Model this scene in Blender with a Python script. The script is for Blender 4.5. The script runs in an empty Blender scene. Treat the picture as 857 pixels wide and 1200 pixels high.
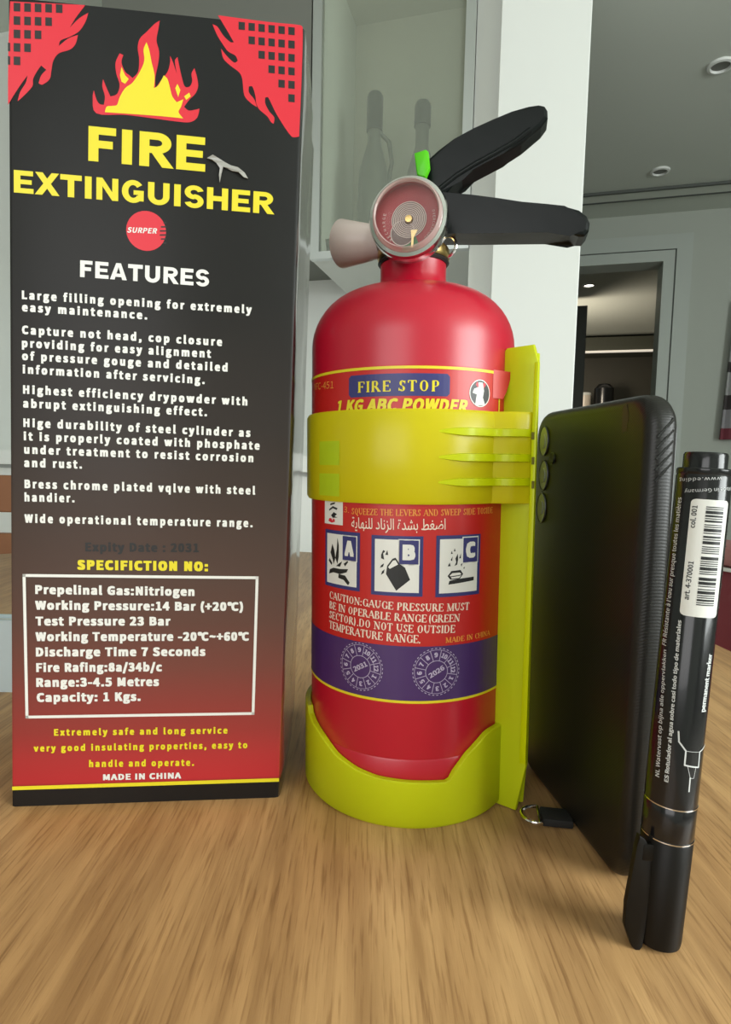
import bpy, bmesh, math, random
from math import sin, cos, pi, radians as rad, sqrt, atan2
from mathutils import Vector, Matrix, noise
from mathutils.geometry import tessellate_polygon
random.seed(4)
S = bpy.context.scene
COL = S.collection

# ---------------------------------------------------------------- camera
W, H, F = 857, 1200, 700.0
PITCH, ROLL, EYE = rad(4.7), 0.022, 0.138
cam = bpy.data.objects.new('camera', bpy.data.cameras.new('camera'))
COL.objects.link(cam)
CM = Matrix.Translation((0, 0, EYE)) @ Matrix.Rotation(pi/2 - PITCH, 4, 'X') @ Matrix.Rotation(ROLL, 4, 'Z')
cam.matrix_world = CM
cam.data.sensor_fit = 'HORIZONTAL'
cam.data.sensor_width = 36.0
cam.data.lens = 36.0 * F / W
cam.data.clip_start = 0.01
cam.data.clip_end = 60
S.camera = cam

# ---------------------------------------------------------------- world, exposure
S.view_settings.view_transform = 'Standard'
S.view_settings.look = 'None'
S.view_settings.gamma = 1
S.view_settings.use_curve_mapping = False
S.view_settings.exposure = -0.10
wd = bpy.data.worlds.new('world'); S.world = wd
wd.use_nodes = True
wd.node_tree.nodes['Background'].inputs[0].default_value = (0.75, 0.85, 1.0, 1)
wd.node_tree.nodes['Background'].inputs[1].default_value = 1.0
S.cycles.max_bounces = 8
S.cycles.transparent_max_bounces = 12
S.cycles.caustics_reflective = False
S.cycles.caustics_refractive = False

# room frame: U runs along the far wall to the right, N runs away from the camera
ANG = rad(15.3)
U = Vector((cos(ANG), -sin(ANG), 0)); N = Vector((sin(ANG), cos(ANG), 0))
def RP(a, b, z): return U*a + N*b + Vector((0, 0, z))
ZC, ZF = 1.64, -0.75            # ceiling and floor heights relative to the table top

def area(name, loc, target, sx, sy, power, color):
    l = bpy.data.lights.new(name, 'AREA'); l.shape = 'RECTANGLE'
    l.size, l.size_y, l.energy, l.color = sx, sy, power, color
    o = bpy.data.objects.new(name, l); COL.objects.link(o)
    o.location = loc
    o.rotation_euler = (Vector(target) - Vector(loc)).to_track_quat('-Z', 'Y').to_euler()
    return o
L1 = area('daylight_side_window', RP(2.90, -0.55, 0.75), RP(0, -0.55, 0.75), 1.9, 1.5, 120, (0.95, 1.0, 0.97))
L2 = area('daylight_rear_window', RP(-0.5, -2.40, 0.65), RP(-0.5, 2, 0.65), 1.7, 1.5, 26, (1.0, 0.97, 0.92))
l3 = bpy.data.lights.new('back_room_fill', 'POINT'); l3.energy = 30; l3.shadow_soft_size = 0.15; l3.color = (1.0, 0.86, 0.68)
L3 = bpy.data.objects.new('back_room_fill', l3); COL.objects.link(L3); L3.location = RP(0.2, 5.9, 0.95)  # added fill light, hidden behind the column, brightens the room past the doorway

# ---------------------------------------------------------------- helpers
def ray(px, py):
    d = Vector((px - W/2, H/2 - py, -F))
    return CM.translation.copy(), (CM.to_3x3() @ d).normalized()
def hit(px, py, P, Nn):
    o, d = ray(px, py); P = Vector(P); Nn = Vector(Nn)
    return o + d * ((P - o).dot(Nn) / d.dot(Nn))
def onz(px, py, z=0.0): return hit(px, py, (0, 0, z), (0, 0, 1))
def room(px, py, b):
    p = hit(px, py, N*b, N); return p.dot(U), p.z

def mat(name, col, rough=0.5, metal=0.0, coat=0.0, spec=0.5, coat_rough=0.05):
    m = bpy.data.materials.new(name); m.use_nodes = True
    b = m.node_tree.nodes['Principled BSDF']
    b.inputs['Base Color'].default_value = (*col, 1)
    b.inputs['Roughness'].default_value = rough
    b.inputs['Metallic'].default_value = metal
    b.inputs['Coat Weight'].default_value = coat
    b.inputs['Coat Roughness'].default_value = coat_rough
    b.inputs['Specular IOR Level'].default_value = spec
    return m
def nodes(m): return m.node_tree.nodes, m.node_tree.links, m.node_tree.nodes['Principled BSDF']
def add_bump(m, scale=200, strength=0.2, dist=0.001, stretch=(1, 1, 1), detail=3):
    n, l, b = nodes(m)
    tc = n.new('ShaderNodeTexCoord'); mp = n.new('ShaderNodeMapping'); mp.inputs['Scale'].default_value = stretch
    no = n.new('ShaderNodeTexNoise'); no.inputs['Scale'].default_value = scale; no.inputs['Detail'].default_value = detail
    bu = n.new('ShaderNodeBump'); bu.inputs['Strength'].default_value = strength; bu.inputs['Distance'].default_value = dist
    l.new(tc.outputs['Object'], mp.inputs[0]); l.new(mp.outputs[0], no.inputs[0])
    l.new(no.outputs['Fac'], bu.inputs['Height']); l.new(bu.outputs[0], b.inputs['Normal'])
    return no
def vary(m, c1, c2, scale=5, stretch=(1, 1, 1)):
    n, l, b = nodes(m)
    tc = n.new('ShaderNodeTexCoord'); mp = n.new('ShaderNodeMapping'); mp.inputs['Scale'].default_value = stretch
    no = n.new('ShaderNodeTexNoise'); no.inputs['Scale'].default_value = scale; no.inputs['Detail'].default_value = 4
    mx = n.new('ShaderNodeMix'); mx.data_type = 'RGBA'
    mx.inputs[6].default_value = (*c1, 1); mx.inputs[7].default_value = (*c2, 1)
    l.new(tc.outputs['Object'], mp.inputs[0]); l.new(mp.outputs[0], no.inputs[0])
    l.new(no.outputs['Fac'], mx.inputs[0]); l.new(mx.outputs[2], b.inputs['Base Color'])
def glass_mat(name, tint, amount, rough=0.03, base=(0.02, 0.02, 0.02)):
    """thin glass: tinted see-through share mixed with a glossy dielectric"""
    m = mat(name, base, rough, 0, 0.0)
    n, l, b = nodes(m)
    t = n.new('ShaderNodeBsdfTransparent'); t.inputs[0].default_value = (*tint, 1)
    mx = n.new('ShaderNodeMixShader'); mx.inputs[0].default_value = amount
    l.new(t.outputs[0], mx.inputs[1]); l.new(b.outputs[0], mx.inputs[2])
    l.new(mx.outputs[0], n['Material Output'].inputs[0])
    return m
def plastic_translucent(name, col, tint, clear, transl=0.5, rough=0.35):
    m = mat(name, col, rough, 0, 0.15, 0.4, 0.2)
    n, l, b = nodes(m)
    tr = n.new('ShaderNodeBsdfTranslucent'); tr.inputs[0].default_value = (*col, 1)
    t = n.new('ShaderNodeBsdfTransparent'); t.inputs[0].default_value = (*tint, 1)
    a = n.new('ShaderNodeMixShader'); a.inputs[0].default_value = transl
    c = n.new('ShaderNodeMixShader'); c.inputs[0].default_value = clear
    l.new(b.outputs[0], a.inputs[1]); l.new(tr.outputs[0], a.inputs[2])
    l.new(a.outputs[0], c.inputs[1]); l.new(t.outputs[0], c.inputs[2])
    l.new(c.outputs[0], n['Material Output'].inputs[0])
    return m
def emis(name, col, st):
    m = mat(name, col, 0.5); b = m.node_tree.nodes['Principled BSDF']
    b.inputs['Emission Color'].default_value = (*col, 1); b.inputs['Emission Strength'].default_value = st
    return m

def link(name, me, m, parent=None, smooth=False):
    o = bpy.data.objects.new(name, me)
    COL.objects.link(o)
    if m: me.materials.append(m)
    if parent is not None: o.parent = parent
    if smooth:
        for p in me.polygons: p.use_smooth = True
        try: me.set_sharp_from_angle(angle=rad(40))
        except Exception: pass
    return o
def obj(name, vs, fs, m, parent=None, smooth=False):
    me = bpy.data.meshes.new(name); me.from_pydata([tuple(v) for v in vs], [], fs); me.update()
    bm = bmesh.new(); bm.from_mesh(me); bmesh.ops.recalc_face_normals(bm, faces=bm.faces); bm.to_mesh(me); bm.free()
    return link(name, me, m, parent, smooth)
def objbm(name, bm, m, parent=None, smooth=False):
    bmesh.ops.recalc_face_normals(bm, faces=bm.faces)
    me = bpy.data.meshes.new(name); bm.to_mesh(me); bm.free()
    return link(name, me, m, parent, smooth)
def thing(name, label, cat, M=None, group=None):
    o = bpy.data.objects.new(name, None); COL.objects.link(o)
    o.empty_display_size = 0.02
    if M is not None: o.matrix_world = M
    o['label'] = label; o['category'] = cat
    if group: o['group'] = group
    return o
def tag(o, label, cat, group=None):
    o['label'] = label; o['category'] = cat
    if group: o['group'] = group
    return o
def struct(o): o['kind'] = 'structure'; return o

def bm_box(bm, o, ex, ey, ez, bevel=0.0):
    """box from corner o with edge vectors"""
    o = Vector(o); ex, ey, ez = Vector(ex), Vector(ey), Vector(ez)
    P = [o, o+ex, o+ex+ey, o+ey, o+ez, o+ex+ez, o+ex+ey+ez, o+ey+ez]
    v = [bm.verts.new(p) for p in P]
    fs = [bm.faces.new([v[i] for i in f]) for f in ((0,3,2,1),(4,5,6,7),(0,1,5,4),(1,2,6,5),(2,3,7,6),(3,0,4,7))]
    if bevel:
        es = {e for f in fs for e in f.edges}
        bmesh.ops.bevel(bm, geom=list(es), offset=bevel, segments=2, affect='EDGES', profile=0.5)
def rbox(name, a0, a1, b0, b1, z0, z1, m, parent=None, bevel=0.0):
    bm = bmesh.new(); bm_box(bm, RP(a0, b0, z0), U*(a1-a0), N*(b1-b0), Vector((0, 0, z1-z0)), bevel)
    return objbm(name, bm, m, parent)
def box(name, x0, x1, y0, y1, z0, z1, m, parent=None, bevel=0.0, smooth=False):
    bm = bmesh.new(); bm_box(bm, (x0, y0, z0), (x1-x0, 0, 0), (0, y1-y0, 0), (0, 0, z1-z0), bevel)
    return objbm(name, bm, m, parent, smooth)
def lathe_data(prof, seg=64, M=None, a0=0.0, a1=2*pi):
    vs, fs = [], []
    full = abs(a1-a0-2*pi) < 1e-6
    n = seg if full else seg+1
    for r, z in prof:
        for i in range(n):
            a = a0+(a1-a0)*i/seg
            v = Vector((r*cos(a), r*sin(a), z)); vs.append(M @ v if M else v)
    for k in range(len(prof)-1):
        for i in range(seg):
            j = (i+1) % n
            fs.append((k*n+i, k*n+j, (k+1)*n+j, (k+1)*n+i))
    return vs, fs
def lathe(name, prof, m, parent=None, seg=64, M=None, smooth=True):
    vs, fs = lathe_data(prof, seg, M)
    bm = bmesh.new(); bv = [bm.verts.new(v) for v in vs]
    for f in fs:
        try: bm.faces.new([bv[i] for i in f])
        except ValueError: pass
    bmesh.ops.remove_doubles(bm, verts=bm.verts, dist=1e-7)
    return objbm(name, bm, m, parent, smooth)
def tube(name, pts, r, m, parent=None, seg=10, closed=False):
    pts = [Vector(p) for p in pts]; n = len(pts); vs, fs = [], []
    up = None
    for i, p in enumerate(pts):
        if closed: t = pts[(i+1) % n]-pts[i-1]
        else: t = pts[min(i+1, n-1)]-pts[max(i-1, 0)]
        t.normalize()
        if up is None: up = t.orthogonal().normalized()
        s = (up - t*up.dot(t)).normalized(); up = s; q = t.cross(s)
        for k in range(seg):
            a = 2*pi*k/seg; vs.append(p + (s*cos(a)+q*sin(a))*r)
    for i in range(n if closed else n-1):
        j = (i+1) % n
        for k in range(seg):
            l = (k+1) % seg; fs.append((i*seg+k, i*seg+l, j*seg+l, j*seg+k))
    if not closed:
        fs.append(tuple(range(seg))[::-1]); fs.append(tuple((n-1)*seg+k for k in range(seg)))
    return obj(name, vs, fs, m, parent, True)
def prism(name, pts, ext, m, parent=None, bevel=0.0, smooth=True, seg=2):
    """planar outline extruded by the vector ext"""
    bm = bmesh.new(); ext = Vector(ext)
    a = [bm.verts.new(Vector(p)) for p in pts]; b = [bm.verts.new(Vector(p)+ext) for p in pts]
    n = len(pts); bm.faces.new(a); bm.faces.new(b[::-1])
    for i in range(n): bm.faces.new((a[i], b[i], b[(i+1) % n], a[(i+1) % n]))
    if bevel:
        es = [e for f in bm.faces if len(f.verts) == n and n != 4 for e in f.edges] if n != 4 else list(bm.edges)
        bmesh.ops.bevel(bm, geom=list(set(es)), offset=bevel, segments=seg, affect='EDGES', profile=0.5)
    return objbm(name, bm, m, parent, smooth)

# ---------------------------------------------------------------- surfaces that carry print
class Plane:
    def __init__(s, O, ex, ez, M=None):
        s.O, s.ex, s.ez = Vector(O), Vector(ex).normalized(), Vector(ez).normalized(); s.n = s.ex.cross(s.ez)
    def uv(s, px, py):
        p = hit(px, py, s.O, s.n) - s.O; return Vector((p.dot(s.ex), p.dot(s.ez)))
    def xyz(s, u, v, off=0): return s.O + s.ex*u + s.ez*v + s.n*off
class Cyl:
    """axis = local z of matrix M; u = r*angle measured from the direction facing the camera, + to the right"""
    def __init__(s, M, r):
        s.M, s.Mi, s.r = M, M.inverted(), r
        c = s.Mi @ Vector((0, 0, EYE)); s.a0 = atan2(c.y, c.x)
    def uv(s, px, py):
        o, d = ray(px, py); o = s.Mi @ o; d = (s.Mi.to_3x3() @ d)
        A = d.x**2+d.y**2; B = o.x*d.x+o.y*d.y; C = o.x**2+o.y**2-s.r**2
        D = B*B-A*C
        t = (-B - sqrt(max(D, 0)))/A
        p = o+d*t; a = atan2(p.y, p.x)-s.a0
        while a > pi: a -= 2*pi
        while a < -pi: a += 2*pi
        return Vector((a*s.r, p.z))
    def xyz(s, u, v, off=0):
        a = s.a0+u/s.r; return Vector(((s.r+off)*cos(a), (s.r+off)*sin(a), v))

def soften(pts, n=4):
    """rounds the gentle bends of a closed outline and keeps its sharp tips"""
    P = [Vector(p) for p in pts]; N_ = len(P); out = []
    def sharp(i):
        a = P[i]-P[i-1]; b = P[(i+1) % N_]-P[i]
        return a.length < 1e-6 or b.length < 1e-6 or a.angle(b) > rad(75)
    for i in range(N_):
        p0, p1, p2, p3 = P[i-1], P[i], P[(i+1) % N_], P[(i+2) % N_]
        m1 = (p2-p1)*0.5 if sharp(i) else (p2-p0)*0.5
        m2 = (p2-p1)*0.5 if sharp((i+1) % N_) else (p3-p1)*0.5
        L_ = (p2-p1).length*1.1
        if m1.length > L_: m1 = m1.normalized()*L_
        if m2.length > L_: m2 = m2.normalized()*L_
        for k in range(n):
            t = k/n; t2, t3 = t*t, t*t*t
            out.append(tuple(p1*(2*t3-3*t2+1)+m1*(t3-2*t2+t)+p2*(-2*t3+3*t2)+m2*(t3-t2)))
    return out
class Print:
    """flat print of one colour, gathered into one thin mesh lying on a surface"""
    def __init__(s, surf, off): s.s, s.off, s.v, s.f = surf, off, [], []
    def tri(s, pts, fs):
        b = len(s.v); s.v += [(p[0], p[1], p[2] if len(p) > 2 else 0.0) for p in pts]; s.f += [tuple(b+i for i in f) for f in fs]
    def polyuv(s, pts):
        pts = [Vector((p[0], p[1])) for p in pts]
        t = tessellate_polygon([[Vector((p.x, p.y, 0)) for p in pts]])
        s.tri(pts, t)
    def poly(s, px, smooth=False): s.polyuv([s.s.uv(*p) for p in (soften(px) if smooth else px)])
    def rect(s, u0, v0, u1, v1, nu=1, nv=1):
        pts = [(u0+(u1-u0)*i/nu, v0+(v1-v0)*j/nv) for j in range(nv+1) for i in range(nu+1)]
        s.tri(pts, [(j*(nu+1)+i, j*(nu+1)+i+1, (j+1)*(nu+1)+i+1, (j+1)*(nu+1)+i) for j in range(nv) for i in range(nu)])
    def line(s, p, q, w, n=1):
        p, q = Vector(p), Vector(q); d = (q-p); k = Vector((-d.y, d.x)).normalized()*w/2
        for i in range(n):
            a, b = p+d*i/n, p+d*(i+1)/n
            s.tri([a-k, b-k, b+k, a+k], [(0, 1, 2, 3)])
    def ring(s, c, r, w, n=40, dash=False, asp=1.0):
        for i in range(n):
            if dash and i % 2: continue
            a, b = 2*pi*i/n, 2*pi*(i+1)/n
            s.tri([(c[0]+rr*cos(t)*asp, c[1]+rr*sin(t)) for rr, t in ((r-w/2, a), (r+w/2, a), (r+w/2, b), (r-w/2, b))], [(0, 1, 2, 3)])
    def disc(s, c, r, n=32, asp=1.0): s.polyuv([(c[0]+r*cos(2*pi*i/n)*asp, c[1]+r*sin(2*pi*i/n)) for i in range(n)])
    def text(s, txt, p0, p1, cap, bold=0.0, space=1.0, italic=0.0, serif=False, px=True, wide=0):
        """from baseline start p0 to baseline end p1 (pixels of the photo ray-cast onto the surface, or uv)"""
        if px:
            a, b = s.s.uv(*p0), s.s.uv(*p1)
            dx, dy = p1[0]-p0[0], p1[1]-p0[1]; L = sqrt(dx*dx+dy*dy)
            c = s.s.uv(p0[0]+dy/L*cap, p0[1]-dx/L*cap)
            h = (c-a).length
        else: a, b, h = Vector(p0), Vector(p1), cap
        ex = (b-a); Lw = ex.length; ex = ex/Lw; ey = Vector((-ex.y, ex.x))
        vs, fs, w = (block_text if serif == 'block' else serif_text if serif else sans_text)(txt, bold, space)
        k = Lw/w
        pts = []
        for q in vs:
            p = a + ex*(q[0]*k+italic*q[1]*h) + ey*(q[1]*h); pts.append((p.x, p.y, q[2]))
        s.tri(pts, fs)
    def build(s, name, m, parent, stuff=True):
        bm = bmesh.new(); bv = [bm.verts.new((x, y, q*1e-6)) for x, y, q in s.v]
        for f in s.f:
            try: bm.faces.new([bv[i] for i in f])
            except ValueError: pass
        if isinstance(s.s, Cyl) and s.v:      # follow the curve of the cylinder
            st = s.s.r*0.045; lo, hi = min(v[0] for v in s.v), max(v[0] for v in s.v)
            for i in range(int(math.floor(lo/st))+1, int(math.ceil(hi/st))):
                bmesh.ops.bisect_plane(bm, geom=bm.verts[:]+bm.edges[:]+bm.faces[:], plane_co=(i*st, 0, 0), plane_no=(1, 0, 0), dist=1e-9)
        for v in bm.verts: v.co = s.s.xyz(v.co.x, v.co.y, s.off+v.co.z)
        o = objbm(name, bm, m, parent)
        if stuff: o['kind'] = 'stuff'
        s.v, s.f = [], []
        return o

_cap = {}
def load_inter():
    import os
    for r_ in (bpy.utils.system_resource('DATAFILES'), os.path.join(os.path.dirname(bpy.app.binary_path), '%d.%d' % bpy.app.version[:2], 'datafiles')):
        try: return bpy.data.fonts.load(os.path.join(r_, 'fonts', 'Noto Sans CJK Regular.woff2'))
        except Exception: pass
    return None
INTER = load_inter()      # a static sans face that ships with Blender; the built-in one stands in if it is missing

def text_mesh(txt, bold, space):
    cu = bpy.data.curves.new('lettering', 'FONT'); cu.body = txt; cu.size = 1
    if INTER and ord(max(txt)) < 0xFB00: cu.font = INTER
    cu.space_character = space
    cu.resolution_u = 2; cu.fill_mode = 'FRONT'
    o = bpy.data.objects.new('lettering', cu); COL.objects.link(o)
    dg = bpy.context.evaluated_depsgraph_get(); me = o.evaluated_get(dg).to_mesh()
    vs = [(v.co.x, v.co.y) for v in me.vertices]; fs = [tuple(p.vertices) for p in me.polygons]
    o.evaluated_get(dg).to_mesh_clear()
    bpy.data.objects.remove(o); bpy.data.curves.remove(cu)
    return vs, fs
def sans_text(txt, bold=0.0, space=1.0):
    if 'H' not in _cap: _cap['H'] = max(v[1] for v in text_mesh('H', 0, 1)[0])
    key = 'H'
    v0, f0 = text_mesh(txt, 0, space); nv = len(v0); vs = [(x, y, 0) for x, y in v0]; fs = list(f0)
    if bold:      # heavier weight: copies of the letters set off sideways and up, each on its own hair-thin layer
        rings = [(1, 1), (-1, 1), (1, -1), (-1, -1), (1, 0), (-1, 0), (0, 1), (0, -1)]
        k_ = 3 if bold > 0.04 else 2 if bold > 0.025 else 1
        rings = [(dx*(j+1)/k_, dy*(j+1)/k_) for j in range(k_) for dx, dy in rings]
        for i, (dx, dy) in enumerate(rings):
            fs += [tuple(j+nv*(i+1) for j in f) for f in f0]
            vs += [(x+bold*dx, y+bold*0.6*dy, 1.5*(i+1)) for x, y in v0]
    x0 = min(v[0] for v in vs); x1 = max(v[0] for v in vs); c = _cap['H']; g = c+1.2*bold
    return [((x-x0)/g, (y+bold*0.6)/g, q) for x, y, q in vs], fs, (x1-x0)/g

# heavy block capitals: r rectangle, p polygon, c curve(cx,cy,outer rx,ry,inner rx,ry,deg0,deg1)
HB = {
'F': (.93, 'r .09 0 .38 1|r .09 .78 .88 1|r .09 .39 .79 .61'), 'I': (.54, 'r .12 0 .42 1'),
'E': (1.0, 'r .09 0 .38 1|r .09 .78 .93 1|r .09 0 .95 .22|r .09 .40 .87 .60'), 'T': (1.0, 'r .36 0 .65 1|r .03 .76 .98 1'),
'H': (1.16, 'r .09 0 .38 1|r .78 0 1.07 1|r .38 .39 .78 .62'), 'N': (1.16, 'r .09 0 .36 1|r .80 0 1.07 1|p .09 1 .36 1 1.07 0 .80 0'),
'X': (1.09, 'p 0 0 .33 0 1.07 1 .74 1|p .02 1 .35 1 1.09 0 .76 0'), 'A': (1.09, 'p 0 0 .30 0 .62 1 .39 1|p .79 0 1.09 0 .70 1 .47 1|r .25 .17 .84 .37'),
'U': (1.16, 'r .09 .38 .38 1|r .78 .38 1.07 1|c .58 .38 .49 .40 .20 .17 180 360'),
'S': (1.0, 'c .5 .70 .44 .32 .17 .11 15 270|c .5 .30 .44 .32 .17 .11 -165 90'),
'G': (1.16, 'c .58 .5 .51 .52 .22 .29 38 325|r .60 .36 1.06 .56|r .80 .08 1.06 .56'),
'R': (1.08, 'r .09 0 .38 1|r .3 .79 .64 1|r .3 .40 .64 .60|c .62 .70 .40 .30 .13 .09 -90 90|p .42 .44 .74 .44 1.10 0 .76 0'),
}
def block_text(txt, bold=0.0, space=1.0):
    vs, fs, X = [], [], 0.0
    for ch in txt:
        w, g = HB[ch]
        for q, c in enumerate(g.split('|')):
            t = c.split(); v = [float(x) for x in t[1:]]; b = len(vs); L = q*1.5
            if t[0] == 'r': P = [(v[0], v[1]), (v[2], v[1]), (v[2], v[3]), (v[0], v[3])]; vs += [(X+x, y, L) for x, y in P]; fs.append((b, b+1, b+2, b+3))
            elif t[0] == 'p': vs += [(X+v[2*i], v[2*i+1], L) for i in range(4)]; fs.append((b, b+1, b+2, b+3))
            else:
                cx, cy, ox, oy, ix, iy, d0, d1 = v; n = 20
                for i in range(n+1):
                    a = rad(d0+(d1-d0)*i/n); vs += [(X+cx+ox*cos(a), cy+oy*sin(a), L), (X+cx+ix*cos(a), cy+iy*sin(a), L)]
                fs += [(b+2*i, b+2*i+2, b+2*i+3, b+2*i+1) for i in range(n)]
        X += w*space
    x0 = min(p[0] for p in vs)
    return [(x-x0, y, q) for x, y, q in vs], fs, max(p[0] for p in vs)-x0

# serif capitals: strokes l(x0,y0,x1,y1,kind) kind T thick t thin ; a(cx,cy,rx,ry,deg0,deg1); s(x,y) serif foot
G = {
'A': (.78, 'l .08 0 .39 1 t,l .39 1 .70 0 T,l .2 .33 .58 .33 t,s .08 0,s .7 0'),
'B': (.68, 'l .15 0 .15 1 T,l .1 1 .35 1 t,l .1 .53 .38 .53 t,l .1 0 .38 0 t,a .35 .765 .2 .235 -90 90,a .38 .265 .24 .265 -90 90'),
'C': (.72, 'a .42 .5 .34 .5 48 312,l .67 .62 .67 .95 t'),
'D': (.78, 'l .15 0 .15 1 T,l .1 1 .38 1 t,l .1 0 .38 0 t,a .36 .5 .34 .5 -90 90'),
'E': (.64, 'l .16 0 .16 1 T,l .06 1 .58 1 t,l .06 0 .6 0 t,l .16 .52 .45 .52 t,l .58 1 .58 .78 t,l .6 0 .6 .24 t,l .45 .42 .45 .62 t'),
'F': (.60, 'l .16 0 .16 1 T,l .06 1 .56 1 t,l .16 .52 .43 .52 t,l .56 1 .56 .76 t,l .43 .42 .43 .62 t,s .16 0'),
'G': (.78, 'a .42 .5 .34 .5 48 318,l .66 .62 .66 .95 t,l .66 .05 .66 .42 T,l .54 .42 .76 .42 t'),
'H': (.80, 'l .16 0 .16 1 T,l .64 0 .64 1 T,l .16 .5 .64 .5 t,s .16 0,s .16 1,s .64 0,s .64 1'),
'I': (.36, 'l .18 0 .18 1 T,s .18 0,s .18 1'),
'K': (.76, 'l .16 0 .16 1 T,l .2 .45 .62 1 t,l .32 .58 .66 0 T,s .16 0,s .16 1,s .62 1,s .66 0'),
'L': (.62, 'l .16 0 .16 1 T,l .06 0 .58 0 t,l .58 0 .58 .26 t,s .16 1'),
'M': (.94, 'l .14 0 .14 1 t,l .16 1 .47 .05 T,l .47 .05 .78 1 t,l .78 0 .78 1 T,s .14 0,s .78 0,s .14 1,s .8 1'),
'N': (.80, 'l .14 0 .14 1 t,l .14 1 .66 0 T,l .66 0 .66 1 t,s .14 0,s .1 1,s .66 1'),
'O': (.78, 'a .39 .5 .31 .5 0 360'),
'P': (.64, 'l .16 0 .16 1 T,l .1 1 .36 1 t,l .16 .45 .36 .45 t,a .36 .725 .22 .275 -90 90,s .16 0'),
'Q': (.78, 'a .39 .5 .31 .5 0 360,l .42 .15 .68 -.2 T'),
'R': (.74, 'l .16 0 .16 1 T,l .1 1 .36 1 t,l .16 .5 .36 .5 t,a .36 .75 .2 .25 -90 90,l .36 .5 .64 0 T,s .16 0,s .64 0'),
'S': (.58, 'a .29 .74 .2 .25 20 270,a .29 .25 .21 .25 -160 90,l .48 .7 .48 .95 t,l .07 .05 .07 .3 t'),
'T': (.68, 'l .34 0 .34 1 T,l .06 1 .62 1 t,l .06 1 .06 .76 t,l .62 1 .62 .76 t,s .34 0'),
'U': (.78, 'l .16 .3 .16 1 T,l .62 .3 .62 1 t,a .39 .3 .23 .3 180 360,s .16 1,s .62 1'),
'V': (.76, 'l .12 1 .39 0 T,l .39 0 .66 1 t,s .12 1,s .66 1'),
'W': (1.0, 'l .1 1 .32 0 T,l .32 0 .5 .9 t,l .5 1 .7 0 T,l .7 0 .9 1 t,s .1 1,s .5 1,s .9 1'),
'X': (.74, 'l .1 1 .64 0 T,l .1 0 .64 1 t,s .1 0,s .64 0,s .1 1,s .64 1'),
'Y': (.72, 'l .36 0 .36 .5 T,l .08 1 .36 .5 T,l .36 .5 .64 1 t,s .36 0,s .08 1,s .64 1'),
'Z': (.66, 'l .1 1 .56 1 t,l .56 1 .1 0 T,l .1 0 .58 0 t,l .58 0 .58 .24 t,l .1 1 .1 .78 t'),
'(': (.48, 'a .52 .45 .26 .65 110 250'), ')': (.44, 'a .0 .45 .26 .65 -70 70'),
'.': (.28, 'l .07 .06 .2 .06 T'), ':': (.3, 'l .08 .08 .21 .08 T,l .08 .55 .21 .55 T'), ' ': (.38, ''),
}
def serif_text(txt, bold=0.0, space=1.0):
    vs, fs, X = [], [], 0.0
    TT, tt = .16+bold, .055+bold
    def quad(p, q, w):
        p, q = Vector(p), Vector(q); d = q-p; k = Vector((-d.y, d.x)).normalized()*w/2
        b = len(vs); vs.extend([tuple(p-k), tuple(q-k), tuple(q+k), tuple(p+k)]); fs.append((b, b+1, b+2, b+3))
    for ch in txt:
        w, g = G.get(ch, G[' '])
        for c in filter(None, g.split(',')):
            t = c.split(); v = [float(x) for x in t[1:] if x not in 'Tt']
            if t[0] == 'l':
                y = [min(max(k, tt/2), 1-tt/2) if 0 <= k <= 1 else k for k in (v[1], v[3])]
                quad((X+v[0], y[0]), (X+v[2], y[1]), TT if t[-1] == 'T' else tt)
            elif t[0] == 's':
                y = min(max(v[1], tt/2), 1-tt/2); quad((X+v[0]-.13, y), (X+v[0]+.13, y), tt)
            else:
                cx, cy, rx, ry, d0, d1 = v; n = 12
                for i in range(n):
                    A = [rad(d0+(d1-d0)*(i+k)/n) for k in (0, 1)]
                    P = []
                    for a in A:
                        ww = tt+(TT-tt)*abs(cos(a))
                        for sgn in (0, -1): P.append((X+cx+(rx+sgn*ww)*cos(a), cy+(ry+sgn*tt)*sin(a)))
                    b = len(vs); vs.extend([P[0], P[2], P[3], P[1]]); fs.append((b, b+1, b+2, b+3))
        X += w*space
    return [(x, y, (i//4) % 9) for i, (x, y) in enumerate(vs)], fs, X

# ---------------------------------------------------------------- materials
white_paint = mat('white_lacquer', (0.80, 0.82, 0.79), 0.35)
wall_paint = mat('wall_paint', (0.44, 0.47, 0.42), 0.7); add_bump(wall_paint, 120, 0.05)
ceil_paint = mat('ceiling_paint', (0.62, 0.66, 0.60), 0.85); add_bump(ceil_paint, 60, 0.04)
trim_paint = mat('trim_paint', (0.46, 0.50, 0.46), 0.45)
dark_joint = mat('dark_joint', (0.10, 0.11, 0.10), 0.8)
alu = mat('brushed_aluminium', (0.72, 0.75, 0.75), 0.3, 0.9)
grey_panel = mat('grey_panel', (0.17, 0.175, 0.155), 0.5)
floor_m = mat('floor_tiles', (0.42, 0.39, 0.34), 0.4); vary(floor_m, (0.36, 0.33, 0.29), (0.5, 0.47, 0.42), 4)

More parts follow.
